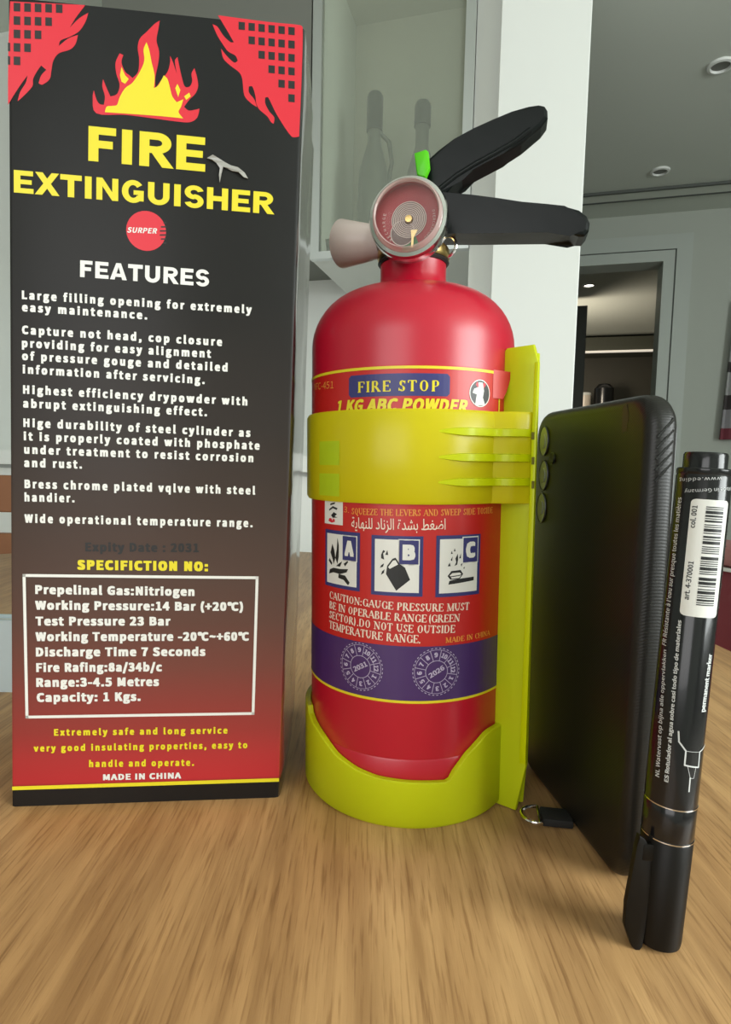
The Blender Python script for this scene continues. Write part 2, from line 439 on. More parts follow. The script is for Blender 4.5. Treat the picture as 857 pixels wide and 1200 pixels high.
def wood_mat():
    m = mat('oak_veneer', (0.5, 0.3, 0.15), 0.42, 0, 0.12, 0.4, 0.25)
    n, l, b = nodes(m)
    tc = n.new('ShaderNodeTexCoord')
    def nz(scale, st, det, rot=rad(7), dist=0.0):
        mp = n.new('ShaderNodeMapping'); mp.inputs['Scale'].default_value = st; mp.inputs['Rotation'].default_value = (0, 0, rot)
        t = n.new('ShaderNodeTexNoise'); t.inputs['Scale'].default_value = scale; t.inputs['Detail'].default_value = det
        t.inputs['Distortion'].default_value = dist
        l.new(tc.outputs['Object'], mp.inputs[0]); l.new(mp.outputs[0], t.inputs[0]); return t
    big = nz(16, (1, 0.22, 1), 3, dist=0.6); mid = nz(190, (1, 0.07, 1), 6, dist=0.25); fine = nz(900, (1, 0.05, 1), 4)
    r1 = n.new('ShaderNodeValToRGB'); e = r1.color_ramp.elements
    e[0].position = 0.30; e[0].color = (0.41, 0.218, 0.084, 1); e[1].position = 0.72; e[1].color = (0.56, 0.335, 0.145, 1)
    l.new(big.outputs['Fac'], r1.inputs[0])
    r2 = n.new('ShaderNodeValToRGB'); e = r2.color_ramp.elements
    e[0].position = 0.33; e[0].color = (0.66, 0.60, 0.55, 1); e[1].position = 0.62; e[1].color = (1.1, 1.1, 1.1, 1)
    l.new(mid.outputs['Fac'], r2.inputs[0])
    r3 = n.new('ShaderNodeValToRGB'); e = r3.color_ramp.elements
    e[0].position = 0.34; e[0].color = (0.62, 0.55, 0.49, 1); e[1].position = 0.48; e[1].color = (1.04, 1.04, 1.04, 1)
    l.new(fine.outputs['Fac'], r3.inputs[0])
    m1 = n.new('ShaderNodeMix'); m1.data_type = 'RGBA'; m1.blend_type = 'MULTIPLY'; m1.inputs[0].default_value = 0.75
    m2 = n.new('ShaderNodeMix'); m2.data_type = 'RGBA'; m2.blend_type = 'MULTIPLY'; m2.inputs[0].default_value = 0.7
    l.new(r1.outputs[0], m1.inputs[6]); l.new(r2.outputs[0], m1.inputs[7])
    l.new(m1.outputs[2], m2.inputs[6]); l.new(r3.outputs[0], m2.inputs[7]); l.new(m2.outputs[2], b.inputs['Base Color'])
    bu = n.new('ShaderNodeBump'); bu.inputs['Strength'].default_value = 0.25; bu.inputs['Distance'].default_value = 0.0004
    l.new(fine.outputs['Fac'], bu.inputs['Height']); l.new(bu.outputs[0], b.inputs['Normal'])
    return m
oak = wood_mat()
red_body = mat('red_enamel', (0.50, 0.004, 0.024), 0.38, 0, 0.35, 0.5, 0.28); add_bump(red_body, 90, 0.04, 0.0006)
label_red = mat('label_red', (0.52, 0.012, 0.009), 0.42, 0, 0.2, 0.5, 0.25)
label_purple = mat('label_violet', (0.055, 0.018, 0.12), 0.42, 0, 0.2, 0.5, 0.25)
label_blue = mat('label_blue', (0.035, 0.035, 0.16), 0.4)
yellow_ink = mat('yellow_ink', (0.76, 0.64, 0.02), 0.4)
cream_ink = mat('cream_ink', (0.86, 0.70, 0.58), 0.45)
orange_ink = mat('orange_ink', (0.78, 0.30, 0.05), 0.45)
white_ink = mat('white_ink', (0.78, 0.77, 0.73), 0.4)
pale_ink = mat('pale_violet_ink', (0.50, 0.44, 0.60), 0.45)
black_ink = mat('black_ink', (0.012, 0.012, 0.012), 0.4)
red_ink = mat('red_ink', (0.66, 0.018, 0.035), 0.4)
lime = plastic_translucent('lime_plastic', (0.80, 0.88, 0.015), (0.75, 0.85, 0.05), 0.05, 0.42, 0.38)
lime_strap = plastic_translucent('lime_strap_plastic', (0.86, 0.79, 0.012), (0.92, 0.85, 0.06), 0.22, 0.30, 0.3)
add_bump(lime_strap, 60, 0.08, 0.0006)
lime_rib = plastic_translucent('lime_rib_plastic', (0.74, 0.82, 0.0), (0.75, 0.85, 0.05), 0.0, 0.3, 0.35)
chrome = mat('chrome', (0.8, 0.79, 0.78), 0.12, 1.0)
brass = mat('brass', (0.62, 0.44, 0.16), 0.28, 1.0)
black_plastic = mat('black_plastic', (0.012, 0.013, 0.014), 0.28, 0, 0.2)
lever_black = mat('lever_black_coat', (0.005, 0.007, 0.007), 0.28, 0, 0.0, 0.22); add_bump(lever_black, 130, 0.12, 0.0006)
rubber = mat('black_rubber', (0.015, 0.014, 0.013), 0.5)

# ================================================================ setting
far_b = 3.97
door_a1, _ = room(777.5, 314, far_b); _, door_z = room(740, 309, far_b)
door_a0 = door_a1-0.86
struct(rbox('floor', -2.6, 3.0, -2.5, 8.0, ZF-0.1, ZF, floor_m))
struct(rbox('ceiling', -2.6, 3.0, -2.5, 8.0, ZC, ZC+0.1, ceil_paint))
wf = struct(rbox('wall_far', door_a1, 3.0, far_b, far_b+0.12, ZF, ZC, wall_paint))
rbox('wall_piece', -2.6, door_a0, far_b, far_b+0.12, ZF, ZC, wall_paint, wf)
rbox('lintel', door_a0, door_a1, far_b, far_b+0.12, door_z, ZC, wall_paint, wf)
kit_b, kit_w = 1.49, 1.83
struct(rbox('wall_left', -2.7, -2.6, -2.5, 8.0, ZF, ZC, wall_paint))
wk = struct(rbox('wall_kitchen', -2.6, room(695, 10, kit_b-0.04)[0]-0.03, kit_w, kit_w+0.12, ZF, ZC, white_paint))
# side wall with its window opening, rear wall with its window opening
wr = struct(rbox('wall_right', 3.0, 3.1, 0.45, 8.0, ZF, ZC, wall_paint))
rbox('wall_piece', 3.0, 3.1, -2.5, -1.55, ZF, ZC, wall_paint, wr)
rbox('wall_piece', 3.0, 3.1, -1.55, 0.45, ZF, -0.05, wall_paint, wr)
rbox('wall_piece', 3.0, 3.1, -1.55, 0.45, 1.55, ZC, wall_paint, wr)
wb = struct(rbox('wall_back', -2.6, -1.4, -2.6, -2.5, ZF, ZC, wall_paint))
rbox('wall_piece', 0.4, 3.0, -2.6, -2.5, ZF, ZC, wall_paint, wb)
rbox('wall_piece', -1.4, 0.4, -2.6, -2.5, ZF, -0.15, wall_paint, wb)
rbox('wall_piece', -1.4, 0.4, -2.6, -2.5, 1.45, ZC, wall_paint, wb)
w1 = struct(rbox('window_1', 2.97, 3.03, -1.58, -1.52, -0.08, 1.58, trim_paint))
for a in ((0.42, 0.48), (-0.58, -0.52)): rbox('window_post', 2.97, 3.03, a[0], a[1], -0.08, 1.58, trim_paint, w1)
for z in (-0.08, 1.52): rbox('window_rail', 2.97, 3.03, -1.52, 0.42, z, z+0.06, trim_paint, w1)
w2 = struct(rbox('window_2', -1.43, -1.37, -2.53, -2.47, -0.18, 1.48, trim_paint))
for a in (0.37, -0.53): rbox('window_post', a, a+0.06, -2.53, -2.47, -0.18, 1.48, trim_paint, w2)
for z in (-0.18, 1.42): rbox('window_rail', -1.37, 0.37, -2.53, -2.47, z, z+0.06, trim_paint, w2)
# ceiling strip with two shadow gaps, running parallel with the far wall
tr1 = struct(rbox('trim_1', -0.8, 3.0, 3.62, 3.715, ZC-0.012, ZC-0.0005, ceil_paint))
rbox('shadow_gap', -0.8, 3.0, 3.605, 3.622, ZC-0.014, ZC-0.0005, dark_joint, tr1)
rbox('shadow_gap', -0.8, 3.0, 3.713, 3.730, ZC-0.014, ZC-0.0005, dark_joint, tr1)
# door frame
d1 = struct(rbox('door_1', door_a1-0.006, door_a1+0.055, far_b-0.03, far_b+0.13, ZF, door_z+0.055, trim_paint))
rbox('frame_head', door_a0, door_a1-0.006, far_b-0.03, far_b+0.13, door_z-0.006, door_z+0.055, trim_paint, d1)
rbox('frame_groove', door_a1+0.055, door_a1+0.066, far_b-0.012, far_b, ZF, door_z+0.066, dark_joint, d1)
rbox('frame_groove', door_a0, door_a1+0.055, far_b-0.012, far_b, door_z+0.055, door_z+0.066, dark_joint, d1)
rbox('architrave', door_a1+0.066, door_a1+0.15, far_b-0.018, far_b, ZF, door_z+0.15, trim_paint, d1)
rbox('architrave', door_a0, door_a1+0.066, far_b-0.018, far_b, door_z+0.066, door_z+0.15, trim_paint, d1)
struct(rbox('baseboard_far', door_a1+0.15, 3.0, far_b-0.015, far_b, ZF, ZF+0.08, trim_paint))
# room behind the doorway
struct(rbox('wall_end', -1.5, 3.0, 7.8, 7.9, ZF, ZC, mat('back_room_wall', (0.30, 0.27, 0.22), 0.7)))
bc = thing('wall_cabinet', 'dark grey-green wall cupboard seen through the doorway, lit by a light rail', 'cupboard')
a0, _ = room(690, 410, 7.3); _, z0 = room(740, 412, 7.3)
def rz(py, b, px=740): return room(px, py, b)[1]
rbox('cupboard_body', a0-0.5, a0+1.3, 7.3, 7.75, rz(411, 7.3), rz(394, 7.3), mat('olive_cupboard', (0.10, 0.105, 0.08), 0.5), bc)
rbox('light_rail', a0-0.5, a0+1.3, 7.28, 7.33, rz(412.2, 7.3), rz(410.3, 7.3), emis('rail_light', (1.0, 0.92, 0.78), 0.55), bc)
rbox('splashback', a0-0.5, a0+1.6, 7.72, 7.76, -0.6, rz(411, 7.3), mat('dark_splashback', (0.09, 0.085, 0.065), 0.5), bc)
fr = thing('tall_cabinet', 'tall dark grey cabinet just inside the doorway beside the white column', 'cabinet')
aL, zt = room(689, 358, 5.2)
bf = rbox('cabinet_body', aL-0.7, aL, 5.2, 5.8, ZF, zt, mat('graphite_cabinet', (0.115, 0.12, 0.11), 0.5), fr)
rbox('cabinet_door', aL-0.69, aL-0.005, 5.18, 5.2, ZF+0.1, zt-0.01, mat('graphite_door', (0.12, 0.125, 0.115), 0.45), fr)
# small things on the worktop in the back room
wt = tag(rbox('worktop', a0-0.5, a0+1.6, 6.95, 7.71, 0.13, 0.17, mat('pale_worktop', (0.4, 0.38, 0.33), 0.3)), 'pale worktop far back in the room beyond the doorway', 'worktop')
ak, zk = room(709, 455, 7.15)
KM = Matrix.Translation(RP(ak, 7.2, 0.17))
ket = thing('kettle', 'dark rounded kettle standing on the worktop beyond the doorway', 'kettle', KM)
lathe('kettle_body', [(0, 0), (0.1, 0), (0.11, 0.05), (0.105, max(zk-0.17, 0.2)), (0.06, max(zk-0.17, 0.2)+0.05), (0.0, max(zk-0.17, 0.2)+0.06)], black_plastic, ket, 24)
tube('kettle_handle', [Vector((0.09, 0, 0.06)), Vector((0.16, 0, 0.08)), Vector((0.16, 0, 0.2)), Vector((0.09, 0, 0.22))], 0.012, alu, ket)
aj, zj = room(686, 461, 7.15)
jar = thing('storage_jar', 'pale storage jar on the worktop beside the dark kettle', 'jar', Matrix.Translation(RP(aj, 7.2, 0.17)))
lathe('jar_body', [(0, 0), (0.07, 0), (0.07, max(zj-0.19, 0.12)), (0, max(zj-0.19, 0.12))], mat('pale_ceramic', (0.8, 0.72, 0.62), 0.3), jar, 24)
lathe('jar_lid', [(0.0, max(zj-0.19, 0.12)), (0.075, max(zj-0.19, 0.12)), (0.07, max(zj-0.19, 0.12)+0.03), (0, max(zj-0.19, 0.12)+0.03)], white_paint, jar, 24)

# downlights
def downlight(px, py, r, lit, label):
    p = onz(px, py, ZC)
    t = thing('recessed_downlight', label, 'ceiling light', Matrix.Translation((p.x, p.y, ZC)), None)
    lathe('trim_ring', [(r*0.72, -0.001), (r*0.78, -0.010), (r, -0.008), (r*1.04, 0.0)], white_paint if not lit else alu, t, 28)
    lathe('lamp', [(0, -0.003), (r*0.4, -0.004), (r*0.72, -0.002)], emis('lamp_glow', (1, .93, .8), 9.0) if lit else grey_panel, t, 28)
downlight(845, 76, 0.045, False, 'unlit recessed ceiling downlight nearer the top right corner of the photo')
downlight(774, 200, 0.045, False, 'unlit recessed ceiling downlight nearer the far wall')
downlight(690.5, 334, 0.05, True, 'lit ceiling downlight in the room beyond the doorway')

# kitchen: wall cupboard with smoked glass door, filler, tall unit, base units
ca0, cz0 = room(363, 303, kit_b); ca1, _ = room(549, 294, kit_b)
kc = thing('glass_wall_cupboard', 'wall cupboard with an aluminium framed smoky grey glass door', 'cupboard')
inner = mat('cupboard_inside', (0.70, 0.69, 0.61), 0.6)
def kb(name, a0, a1, b0, b1, z0, z1, m): return rbox(name, a0, a1, b0, b1, z0, z1, m, kc)
kb('side_panel', ca0, ca0+0.016, kit_b+0.02, kit_w, cz0, ZC-0.05, white_paint)
kb('side_panel', ca1-0.016, ca1, kit_b+0.02, kit_w, cz0, ZC-0.05, white_paint)
kb('bottom_panel', ca0+0.016, ca1-0.016, kit_b+0.02, kit_w, cz0, cz0+0.018, white_paint)
kb('back_panel', ca0+0.016, ca1-0.016, kit_w-0.02, kit_w-0.004, cz0+0.018, ZC-0.05, inner)
shz = rz(-95, kit_b, 455)
kb('shelf', ca0+0.016, ca1-0.016, kit_b+0.03, kit_w-0.02, shz, shz+0.012, inner)
fw = 0.024
dr = kb('door_frame', ca0, ca0+fw, kit_b, kit_b+0.02, cz0-0.002, ZC-0.05, alu)
rbox('frame_side', ca1-fw, ca1, kit_b, kit_b+0.02, cz0-0.002, ZC-0.05, alu, dr)
rbox('frame_rail', ca0+fw, ca1-fw, kit_b, kit_b+0.02, cz0-0.002, cz0+0.016, alu, dr)
rbox('frame_rail', ca0+fw, ca1-fw, kit_b, kit_b+0.02, ZC-0.07, ZC-0.05, alu, dr)
smoke = glass_mat('smoky_glass', (0.93, 0.95, 0.91), 0.22, 0.15, (0.50, 0.53, 0.47))
rbox('glass_pane', ca0+fw, ca1-fw, kit_b+0.006, kit_b+0.011, cz0+0.016, ZC-0.07, smoke, dr)
CZ = cz0+0.018
def bottle(px, py_top, hcap, r, label, handle=False):
    a, zt = room(px, py_top, kit_b+0.12)
    h = zt-CZ
    t = thing('bottle', label, 'bottle', Matrix.Translation(RP(a, kit_b+0.12, CZ)), 'bottles behind the smoky glass door')
    dk = mat('dark_bottle_glass', (0.13, 0.14, 0.12), 0.3)
    lathe('bottle_body', [(0, 0), (r, 0), (r*1.02, h*0.35), (r*0.9, h*0.55), (r*0.42, h*0.72), (r*0.42, h-hcap), (0, h-hcap)], dk, t, 28)
    lathe('bottle_cap', [(0, h-hcap), (r*0.52, h-hcap), (r*0.52, h-0.01), (r*0.40, h), (0, h)], black_plastic, t, 24)
    if handle: tube('bottle_handle', [(r*0.3, 0, h*0.78), (r*0.95, 0, h*0.72), (r*1.15, 0, h*0.60), (r*0.95, 0, h*0.48)], 0.006, dk, t)
bottle(440, 110, 0.095, 0.042, 'dark capped bottle with a curved handle behind the smoky glass, left one', True)
bottle(496, 120, 0.06, 0.042, 'slim dark bottle without handle behind the smoky glass, right of the handled one')
a, _ = room(385, 280, kit_b+0.14)
t = thing('serving_bowl', 'dark bowl at the bottom left corner inside the glass cupboard', 'bowl', Matrix.Translation(RP(a+0.035, kit_b+0.14, CZ)))
lathe('bowl_shell', [(0, 0.0), (0.03, 0), (0.055, 0.02), (0.07, 0.055), (0.066, 0.055), (0.05, 0.024), (0.0, 0.008)], mat('dark_bowl', (0.05, 0.05, 0.045), 0.25), t, 32)
lathe('bowl_foot', [(0.02, -0.0005), (0.032, -0.0005), (0.03, 0.004), (0.02, 0.004)], mat('bowl_foot_clay', (0.3, 0.28, 0.24), 0.5), t, 24)
# tall unit and filler
ta0, _ = room(587, 10, kit_b-0.04); ta1, _ = room(695, 10, kit_b-0.04)
tu = thing('tall_kitchen_unit', 'tall white kitchen column right of the glass cupboard', 'cabinet')
rbox('unit_body', ta0, ta1, kit_b-0.02, kit_b+0.6, ZF+0.08, ZC-0.002, white_paint, tu)
rbox('unit_door', ta0+0.002, ta1-0.001, kit_b-0.04, kit_b-0.021, ZF+0.085, ZC-0.03, white_paint, tu, 0.002)
rbox('unit_plinth', ta0, ta1, kit_b+0.03, kit_b+0.6, ZF, ZF+0.08, alu, tu)
tag(rbox('filler_panel', ca1+0.001, ta0-0.002, kit_b+0.01, kit_b+0.03, ZF, ZC-0.002, white_paint), 'narrow white filler panel between glass cupboard and tall white column', 'panel')
# the dark hood panel left of the glass cupboard
hd = thing('cooker_hood_cupboard', 'dark grey hood cupboard above the box, left of the glass cupboard', 'cupboard')
rbox('cupboard_body', ca0-0.62, ca0-0.003, kit_b+0.02, kit_w, cz0+0.05, ZC-0.05, grey_panel, hd)
rbox('cupboard_door', ca0-0.62, ca0-0.004, kit_b, kit_b+0.019, cz0+0.06, ZC-0.05, grey_panel, hd)
rbox('door_pull', ca0-0.40, ca0-0.22, kit_b-0.02, kit_b, cz0+0.07, cz0+0.08, alu, hd)
# base units and worktop
tag(rbox('kitchen_worktop', -2.0, ca1-0.0, 1.22, kit_w, 0.115, 0.15, white_paint), 'white kitchen worktop under the glass cupboard', 'worktop')
for i in range(4):
    x0 = ca1-0.451*(4-i)
    t = thing('base_unit', ['white base cupboard at the far left of the kitchen run', 'white base cupboard second from the left of the kitchen run', 'white base cupboard seen between box and extinguisher, left of the door joint', 'white base cupboard below the glass cupboard'][i], 'cupboard', None, 'white base cupboards under the worktop')
    rbox('unit_body', x0, x0+0.449, 1.27, kit_w-0.004, ZF+0.1, 0.114, white_paint, t)
    rbox('unit_door', x0+0.002, x0+0.445, 1.25, 1.269, ZF+0.1, 0.105, white_paint, t, 0.001)
    rbox('unit_plinth', x0, x0+0.449, 1.32, kit_w, ZF, ZF+0.1, grey_panel, t)

# striped garment at the right edge of the picture, on a hook on the far wall
ga, gz = room(853, 352, far_b-0.05)
t = thing('hanging_garment', 'striped garment hanging from a hook on the far wall at the right edge', 'garment')
bands = [(352, 371, (0.02, 0.03, 0.14)), (371, 424, (0.42, 0.43, 0.42)), (424, 436, (0.06, 0.05, 0.05)), (436, 463, (0.42, 0.42, 0.42)), (463, 480, (0.07, 0.06, 0.06)), (480, 502, (0.35, 0.34, 0.36)), (502, 515, (0.22, 0.05, 0.07))]
for k, (y0, y1, c) in enumerate(bands):
    z1, z0 = rz(y0, far_b-0.05, 855), rz(y1, far_b-0.05, 855)
    vs, fs = [], []; n = 14
    for zz in (z0, z1):
        for i in range(n+1):
            a = ga+0.045+(-0.035*(gz-zz)/max(gz-rz(515, far_b-0.05, 855), .01))+0.30*i/n*(0.5+0.5*(gz-zz)/0.9)
            vs.append(RP(a, far_b-0.055+0.02*sin(i*1.7), zz))
        for i in range(n+1):
            a = ga+0.045+(-0.035*(gz-zz)/max(gz-rz(515, far_b-0.05, 855), .01))+0.30*i/n*(0.5+0.5*(gz-zz)/0.9)
            vs.append(RP(a, far_b-0.035+0.012*sin(i*1.7), zz))
    m1_ = n+1
    for i in range(n):
        fs += [(i, i+1, 2*m1_+i+1, 2*m1_+i), (m1_+i, 3*m1_+i, 3*m1_+i+1, m1_+i+1), (i, m1_+i, m1_+i+1, i+1), (2*m1_+i, 2*m1_+i+1, 3*m1_+i+1, 3*m1_+i)]
    fs += [(0, 2*m1_, 3*m1_, m1_), (n, m1_+n, 3*m1_+n, 2*m1_+n)]
    obj('cloth_band', vs, fs, mat('cloth_band', c, 0.85), t)
hk = RP(ga+0.07, far_b, gz+0.02)
tube('hook', [hk, hk-N*0.05, hk-N*0.06+Vector((0, 0, 0.02))], 0.006, alu, t)

# ================================================================ table
TC, TR = Vector((-0.213, 0.426, 0)), 0.50
tb = thing('round_table', 'round oak veneer table everything in front stands on', 'table', Matrix.Translation((TC.x, TC.y, ZF)))
lathe('tabletop', [(0, -0.032-ZF), (TR-0.012, -0.032-ZF), (TR-0.001, -0.022-ZF), (TR, -0.008-ZF), (TR-0.002, -0.0015-ZF), (TR-0.004, -ZF), (0, -ZF)], oak, tb, 128, smooth=True)
lathe('pedestal', [(0, 0.02), (0.05, 0.02), (0.045, 0.4), (0.06, -0.04-ZF), (0.12, -0.0325-ZF), (0, -0.0325-ZF)], oak, tb, 32)
lathe('foot', [(0, 0), (0.27, 0), (0.27, 0.012), (0.06, 0.03), (0, 0.03)], grey_panel, tb, 48)

# maroon bench beyond the table at the right
mar = mat('maroon_leather', (0.21, 0.018, 0.028), 0.45); mar2 = mat('pale_maroon_leather', (0.40, 0.16, 0.15), 0.5)
so = thing('maroon_armchair', 'maroon armchair beyond the right edge of the table behind the pen', 'armchair')
pa = onz(785, 628, 0.0); y0 = 1.22
def at_y(px, py, y): return hit(px, py, (0, y, 0), (0, 1, 0))
A = at_y(770, 629, 1.15); B = at_y(905, 664, 0.95)
d = (B-A); d.z = 0; d.normalize(); nn = Vector((-d.y, d.x, 0))
if nn.y < 0: nn = -nn
L = 0.62
zt = min(A.z, 0.02)
def sb(name, u0, u1, v0, v1, z0, z1, m, bev=0.02, par=so):
    bm = bmesh.new(); bm_box(bm, Vector((A.x, A.y, 0))+d*u0+nn*v0+Vector((0, 0, z0)), d*(u1-u0), nn*(v1-v0), Vector((0, 0, z1-z0)), bev)
    return objbm(name, bm, m, par, True)
bk = sb('backrest', -0.02, L, 0.0, 0.11, -0.62, zt-0.035, mar)
sb('top_roll', -0.02, L, -0.005, 0.115, zt-0.0355, zt, mar2, 0.012)
sb('piping', -0.018, L-0.002, -0.012, -0.004, zt-0.041, zt-0.035, white_ink, 0.001, bk)
sb('seat', 0.0, L-0.02, 0.112, 0.62, -0.5, -0.30, mar)
sb('armrest', -0.10, -0.025, 0.0, 0.62, -0.62, -0.10, mar); sb('armrest', L+0.005, L+0.08, 0.0, 0.62, -0.62, -0.10, mar)
for uu in (0.03, L-0.07):
    for vv in (0.03, 0.52): sb('leg', uu, uu+0.04, vv, vv+0.04, ZF, -0.6202 if vv < .1 else -0.5, grey_panel, 0.003)

# things at the left edge: brown wooden chair, pale blue notebook
nb = onz(1, 811)
t = thing('notebook', 'pale blue book standing on the table behind the left edge of the box', 'book', Matrix.Translation((nb.x, nb.y, 0)))
zb = at_y(2, 727, nb.y).z
mb = mat('pale_blue_cover', (0.62, 0.74, 0.78), 0.5)
box('front_cover', -0.09, 0.012, 0, 0.002, 0, zb, mb, t); box('back_cover', -0.09, 0.012, 0.012, 0.014, 0, zb, mb, t)
box('spine', -0.092, -0.0902, 0, 0.014, 0, zb, mb, t); box('page_block', -0.0895, 0.009, 0.0022, 0.0118, 0.002, zb-0.002, white_ink, t)
cb = thing('wooden_chair', 'brown wooden chair beyond the left edge of the table', 'chair', Matrix.Translation((-0.72, 0.95, ZF)))
br = mat('brown_wood', (0.20, 0.075, 0.028), 0.45); vary(br, (0.15, 0.055, 0.02), (0.27, 0.11, 0.045), 12, (1, 1, 0.15))
box('seat', -0.21, 0.21, -0.2, 0.2, 0.42, 0.46, br, cb, 0.01)
for x in (-0.2, 0.165):
    box('leg', x, x+0.035, -0.19, -0.155, 0, 0.419, br, cb, 0.003); box('leg', x, x+0.035, 0.16, 0.195, 0, 0.419, br, cb, 0.003)
    box('back_post', x, x+0.035, 0.165, 0.195, 0.461, 0.9, br, cb, 0.003)
for z in (0.56, 0.67, 0.78): box('back_slat', -0.163, 0.163, 0.172, 0.188, z, z+0.07, br, cb, 0.003)

# ================================================================ carton
def ramp_mat():
    m = mat('printed_hazed_card', (0.02, 0.02, 0.02), 0.36, 0, 0.0, 0.2, 0.12)
    n, l, b = nodes(m)
    tc = n.new('ShaderNodeTexCoord'); sp = n.new('ShaderNodeSeparateXYZ'); mr = n.new('ShaderNodeMapRange')
    mr.inputs['From Min'].default_value = 0.0; mr.inputs['From Max'].default_value = 0.30
    cr = n.new('ShaderNodeValToRGB'); e = cr.color_ramp.elements  # printed fade; its browns also carry the table's hazy reflection as colour
    e[0].position = 0.0; e[0].color = (0.013, 0.011, 0.010, 1)
    e[1].position = 1.0; e[1].color = (0.013, 0.014, 0.014, 1)
    for p_, c in ((0.027, (0.013, 0.011, 0.010)), (0.0275, (0.47, 0.030, 0.034)), (0.06, (0.42, 0.036, 0.036)), (0.10, (0.30, 0.042, 0.036)), (0.185, (0.17, 0.055, 0.042)), (0.245, (0.115, 0.055, 0.042)), (0.305, (0.088, 0.052, 0.041)), (0.4, (0.056, 0.038, 0.031)), (0.5, (0.033, 0.026, 0.023)), (0.66, (0.017, 0.016, 0.015))):
        x = e.new(p_); x.color = (*c, 1)
    l.new(tc.outputs['Object'], sp.inputs[0]); l.new(sp.outputs['Z'], mr.inputs['Value']); l.new(mr.outputs[0], cr.inputs[0]); l.new(cr.outputs[0], b.inputs['Base Color'])
    no = n.new('ShaderNodeTexNoise'); no.inputs['Scale'].default_value = 14; no.inputs['Detail'].default_value = 2
    bu = n.new('ShaderNodeBump'); bu.inputs['Strength'].default_value = 0.25; bu.inputs['Distance'].default_value = 0.002
    l.new(tc.outputs['Object'], no.inputs[0]); l.new(no.outputs['Fac'], bu.inputs['Height']); l.new(bu.outputs[0], b.inputs['Normal']); l.new(bu.outputs[0], b.inputs['Coat Normal'])
    return m
card = ramp_mat()
BL, BR = onz(12.5, 945.5), onz(327.5, 934.5)
ex = (BR-BL).normalized(); face = Plane(BL, ex, (0, 0, 1))
TL, TRr = face.uv(8, 0), face.uv(357.5, 33)
TLu = TL.copy(); TLu = Vector((TL.x, TL.y+0.001))
Wb = (BR-BL).length; Db = 0.088
back = Vector((-0.062, 1, 0)).normalized()
carton = thing('cardboard_box', 'tall printed carton, black fading to red, with yellow title and white feature list', 'box')
# outline with a rounded right edge, lofted bottom to top; the right side is softly creased
NZ = 44
vs, fs = [], []
def ring_at(t):
    lo, hi = Vector((0.0, 0.0)), TLu; l2, h2 = Vector((Wb, 0.0)), TRr
    p = lo.lerp(hi, t); q = l2.lerp(h2, t)
    P, Q = face.xyz(p.x, p.y), face.xyz(q.x, q.y)
    e = (Q-P).normalized(); r = 0.0016
    w = 0.0007*noise.noise(Vector((0, 0, t*9)))+0.0005*noise.noise(Vector((3, 0, t*31)))
    out = [P+e*r, Q-e*r, Q-e*r*0.3+back*r*0.3, Q+back*r]
    for k in (0.15, 0.35, 0.5, 0.65, 0.85):
        bulge = 0.0012*sin(pi*k)+0.0008*noise.noise(Vector((k*4, 1, t*11)))
        out.append(Q+back*Db*k+e*(bulge+w))
    out += [Q+back*(Db-r)+e*0.001, Q+back*Db-e*r, P+back*Db+e*r, P+back*(Db-r), P+back*r, P+e*r*0.3+back*r*0.3]
    return out
R0 = ring_at(0); nR = len(R0)
for i in range(NZ+1): vs += ring_at(i/NZ)
for i in range(NZ):
    for k in range(nR): fs.append((i*nR+k, i*nR+(k+1) % nR, (i+1)*nR+(k+1) % nR, (i+1)*nR+k))
fs.append(tuple(range(nR))[::-1]); fs.append(tuple(NZ*nR+k for k in range(nR)))
body = obj('carton', vs, fs, card, carton, True)
film = card.copy(); film.name = 'shrink_film_over_card'
film.node_tree.nodes['Principled BSDF'].inputs['Coat Weight'].default_value = 1.0
film.node_tree.nodes['Principled BSDF'].inputs['Coat IOR'].default_value = 1.9
film.node_tree.nodes['Principled BSDF'].inputs['Coat Roughness'].default_value = 0.12
body.data.materials.append(film)
for p_ in body.data.polygons:
    if p_.normal.dot(face.ex) > 0.8: p_.material_index = 1
fl = ring_at(1)
prism('top_flap', [face.xyz(TLu.x+0.003, TLu.y, -0.02)+Vector((0, 0, 0.0003)), face.xyz(TRr.x-0.003, TRr.y, -0.02)+Vector((0, 0, 0.0003)), face.xyz(TRr.x-0.004, TRr.y, -0.083)+Vector((0, 0, 0.0003)), face.xyz(TLu.x+0.004, TLu.y, -0.083)+Vector((0, 0, 0.0003))], (0, 0, 0.0006), card, carton)

P = lambda off=0.00006: Print(face, off)
z1_ = lambda pts, ox, oy, s: [(ox+x/s, oy+y/s) for x, y in pts]
s1 = 2.316
# red corner flames and flame emblem
pr = P()
pr.poly(z1_([(28,4),(232,14),(205,50),(190,75),(215,50),(240,35),(232,60),(215,85),(190,100),(165,110),(160,125),(185,105),(212,95),(205,120),(190,135),(160,145),(145,165),(140,190),(135,215),(115,230),(105,226),(112,205),(126,190),(112,178),(100,195),(90,215),(88,235),(60,265),(48,275),(55,250),(70,225),(75,205),(60,225),(40,255),(22,285),(22,200),(24,100)], 0, 0, s1), True)
s5 = 4.285
pr.poly(z1_([(152,77),(400,110),(560,126),(578,140),(572,400),(560,686),(522,686),(450,580),(405,490),(390,490),(390,520),(410,560),(435,590),(432,622),(420,615),(400,585),(360,550),(345,520),(340,480),(325,435),(308,435),(308,465),(335,500),(348,538),(320,520),(285,480),(275,400),(260,365),(215,330),(180,295),(168,245),(200,285),(235,315),(252,305),(240,280),(205,260),(185,235),(150,180),(125,122),(150,135),(180,180),(215,212),(232,213),(205,165)], 220, 0, s5), True)
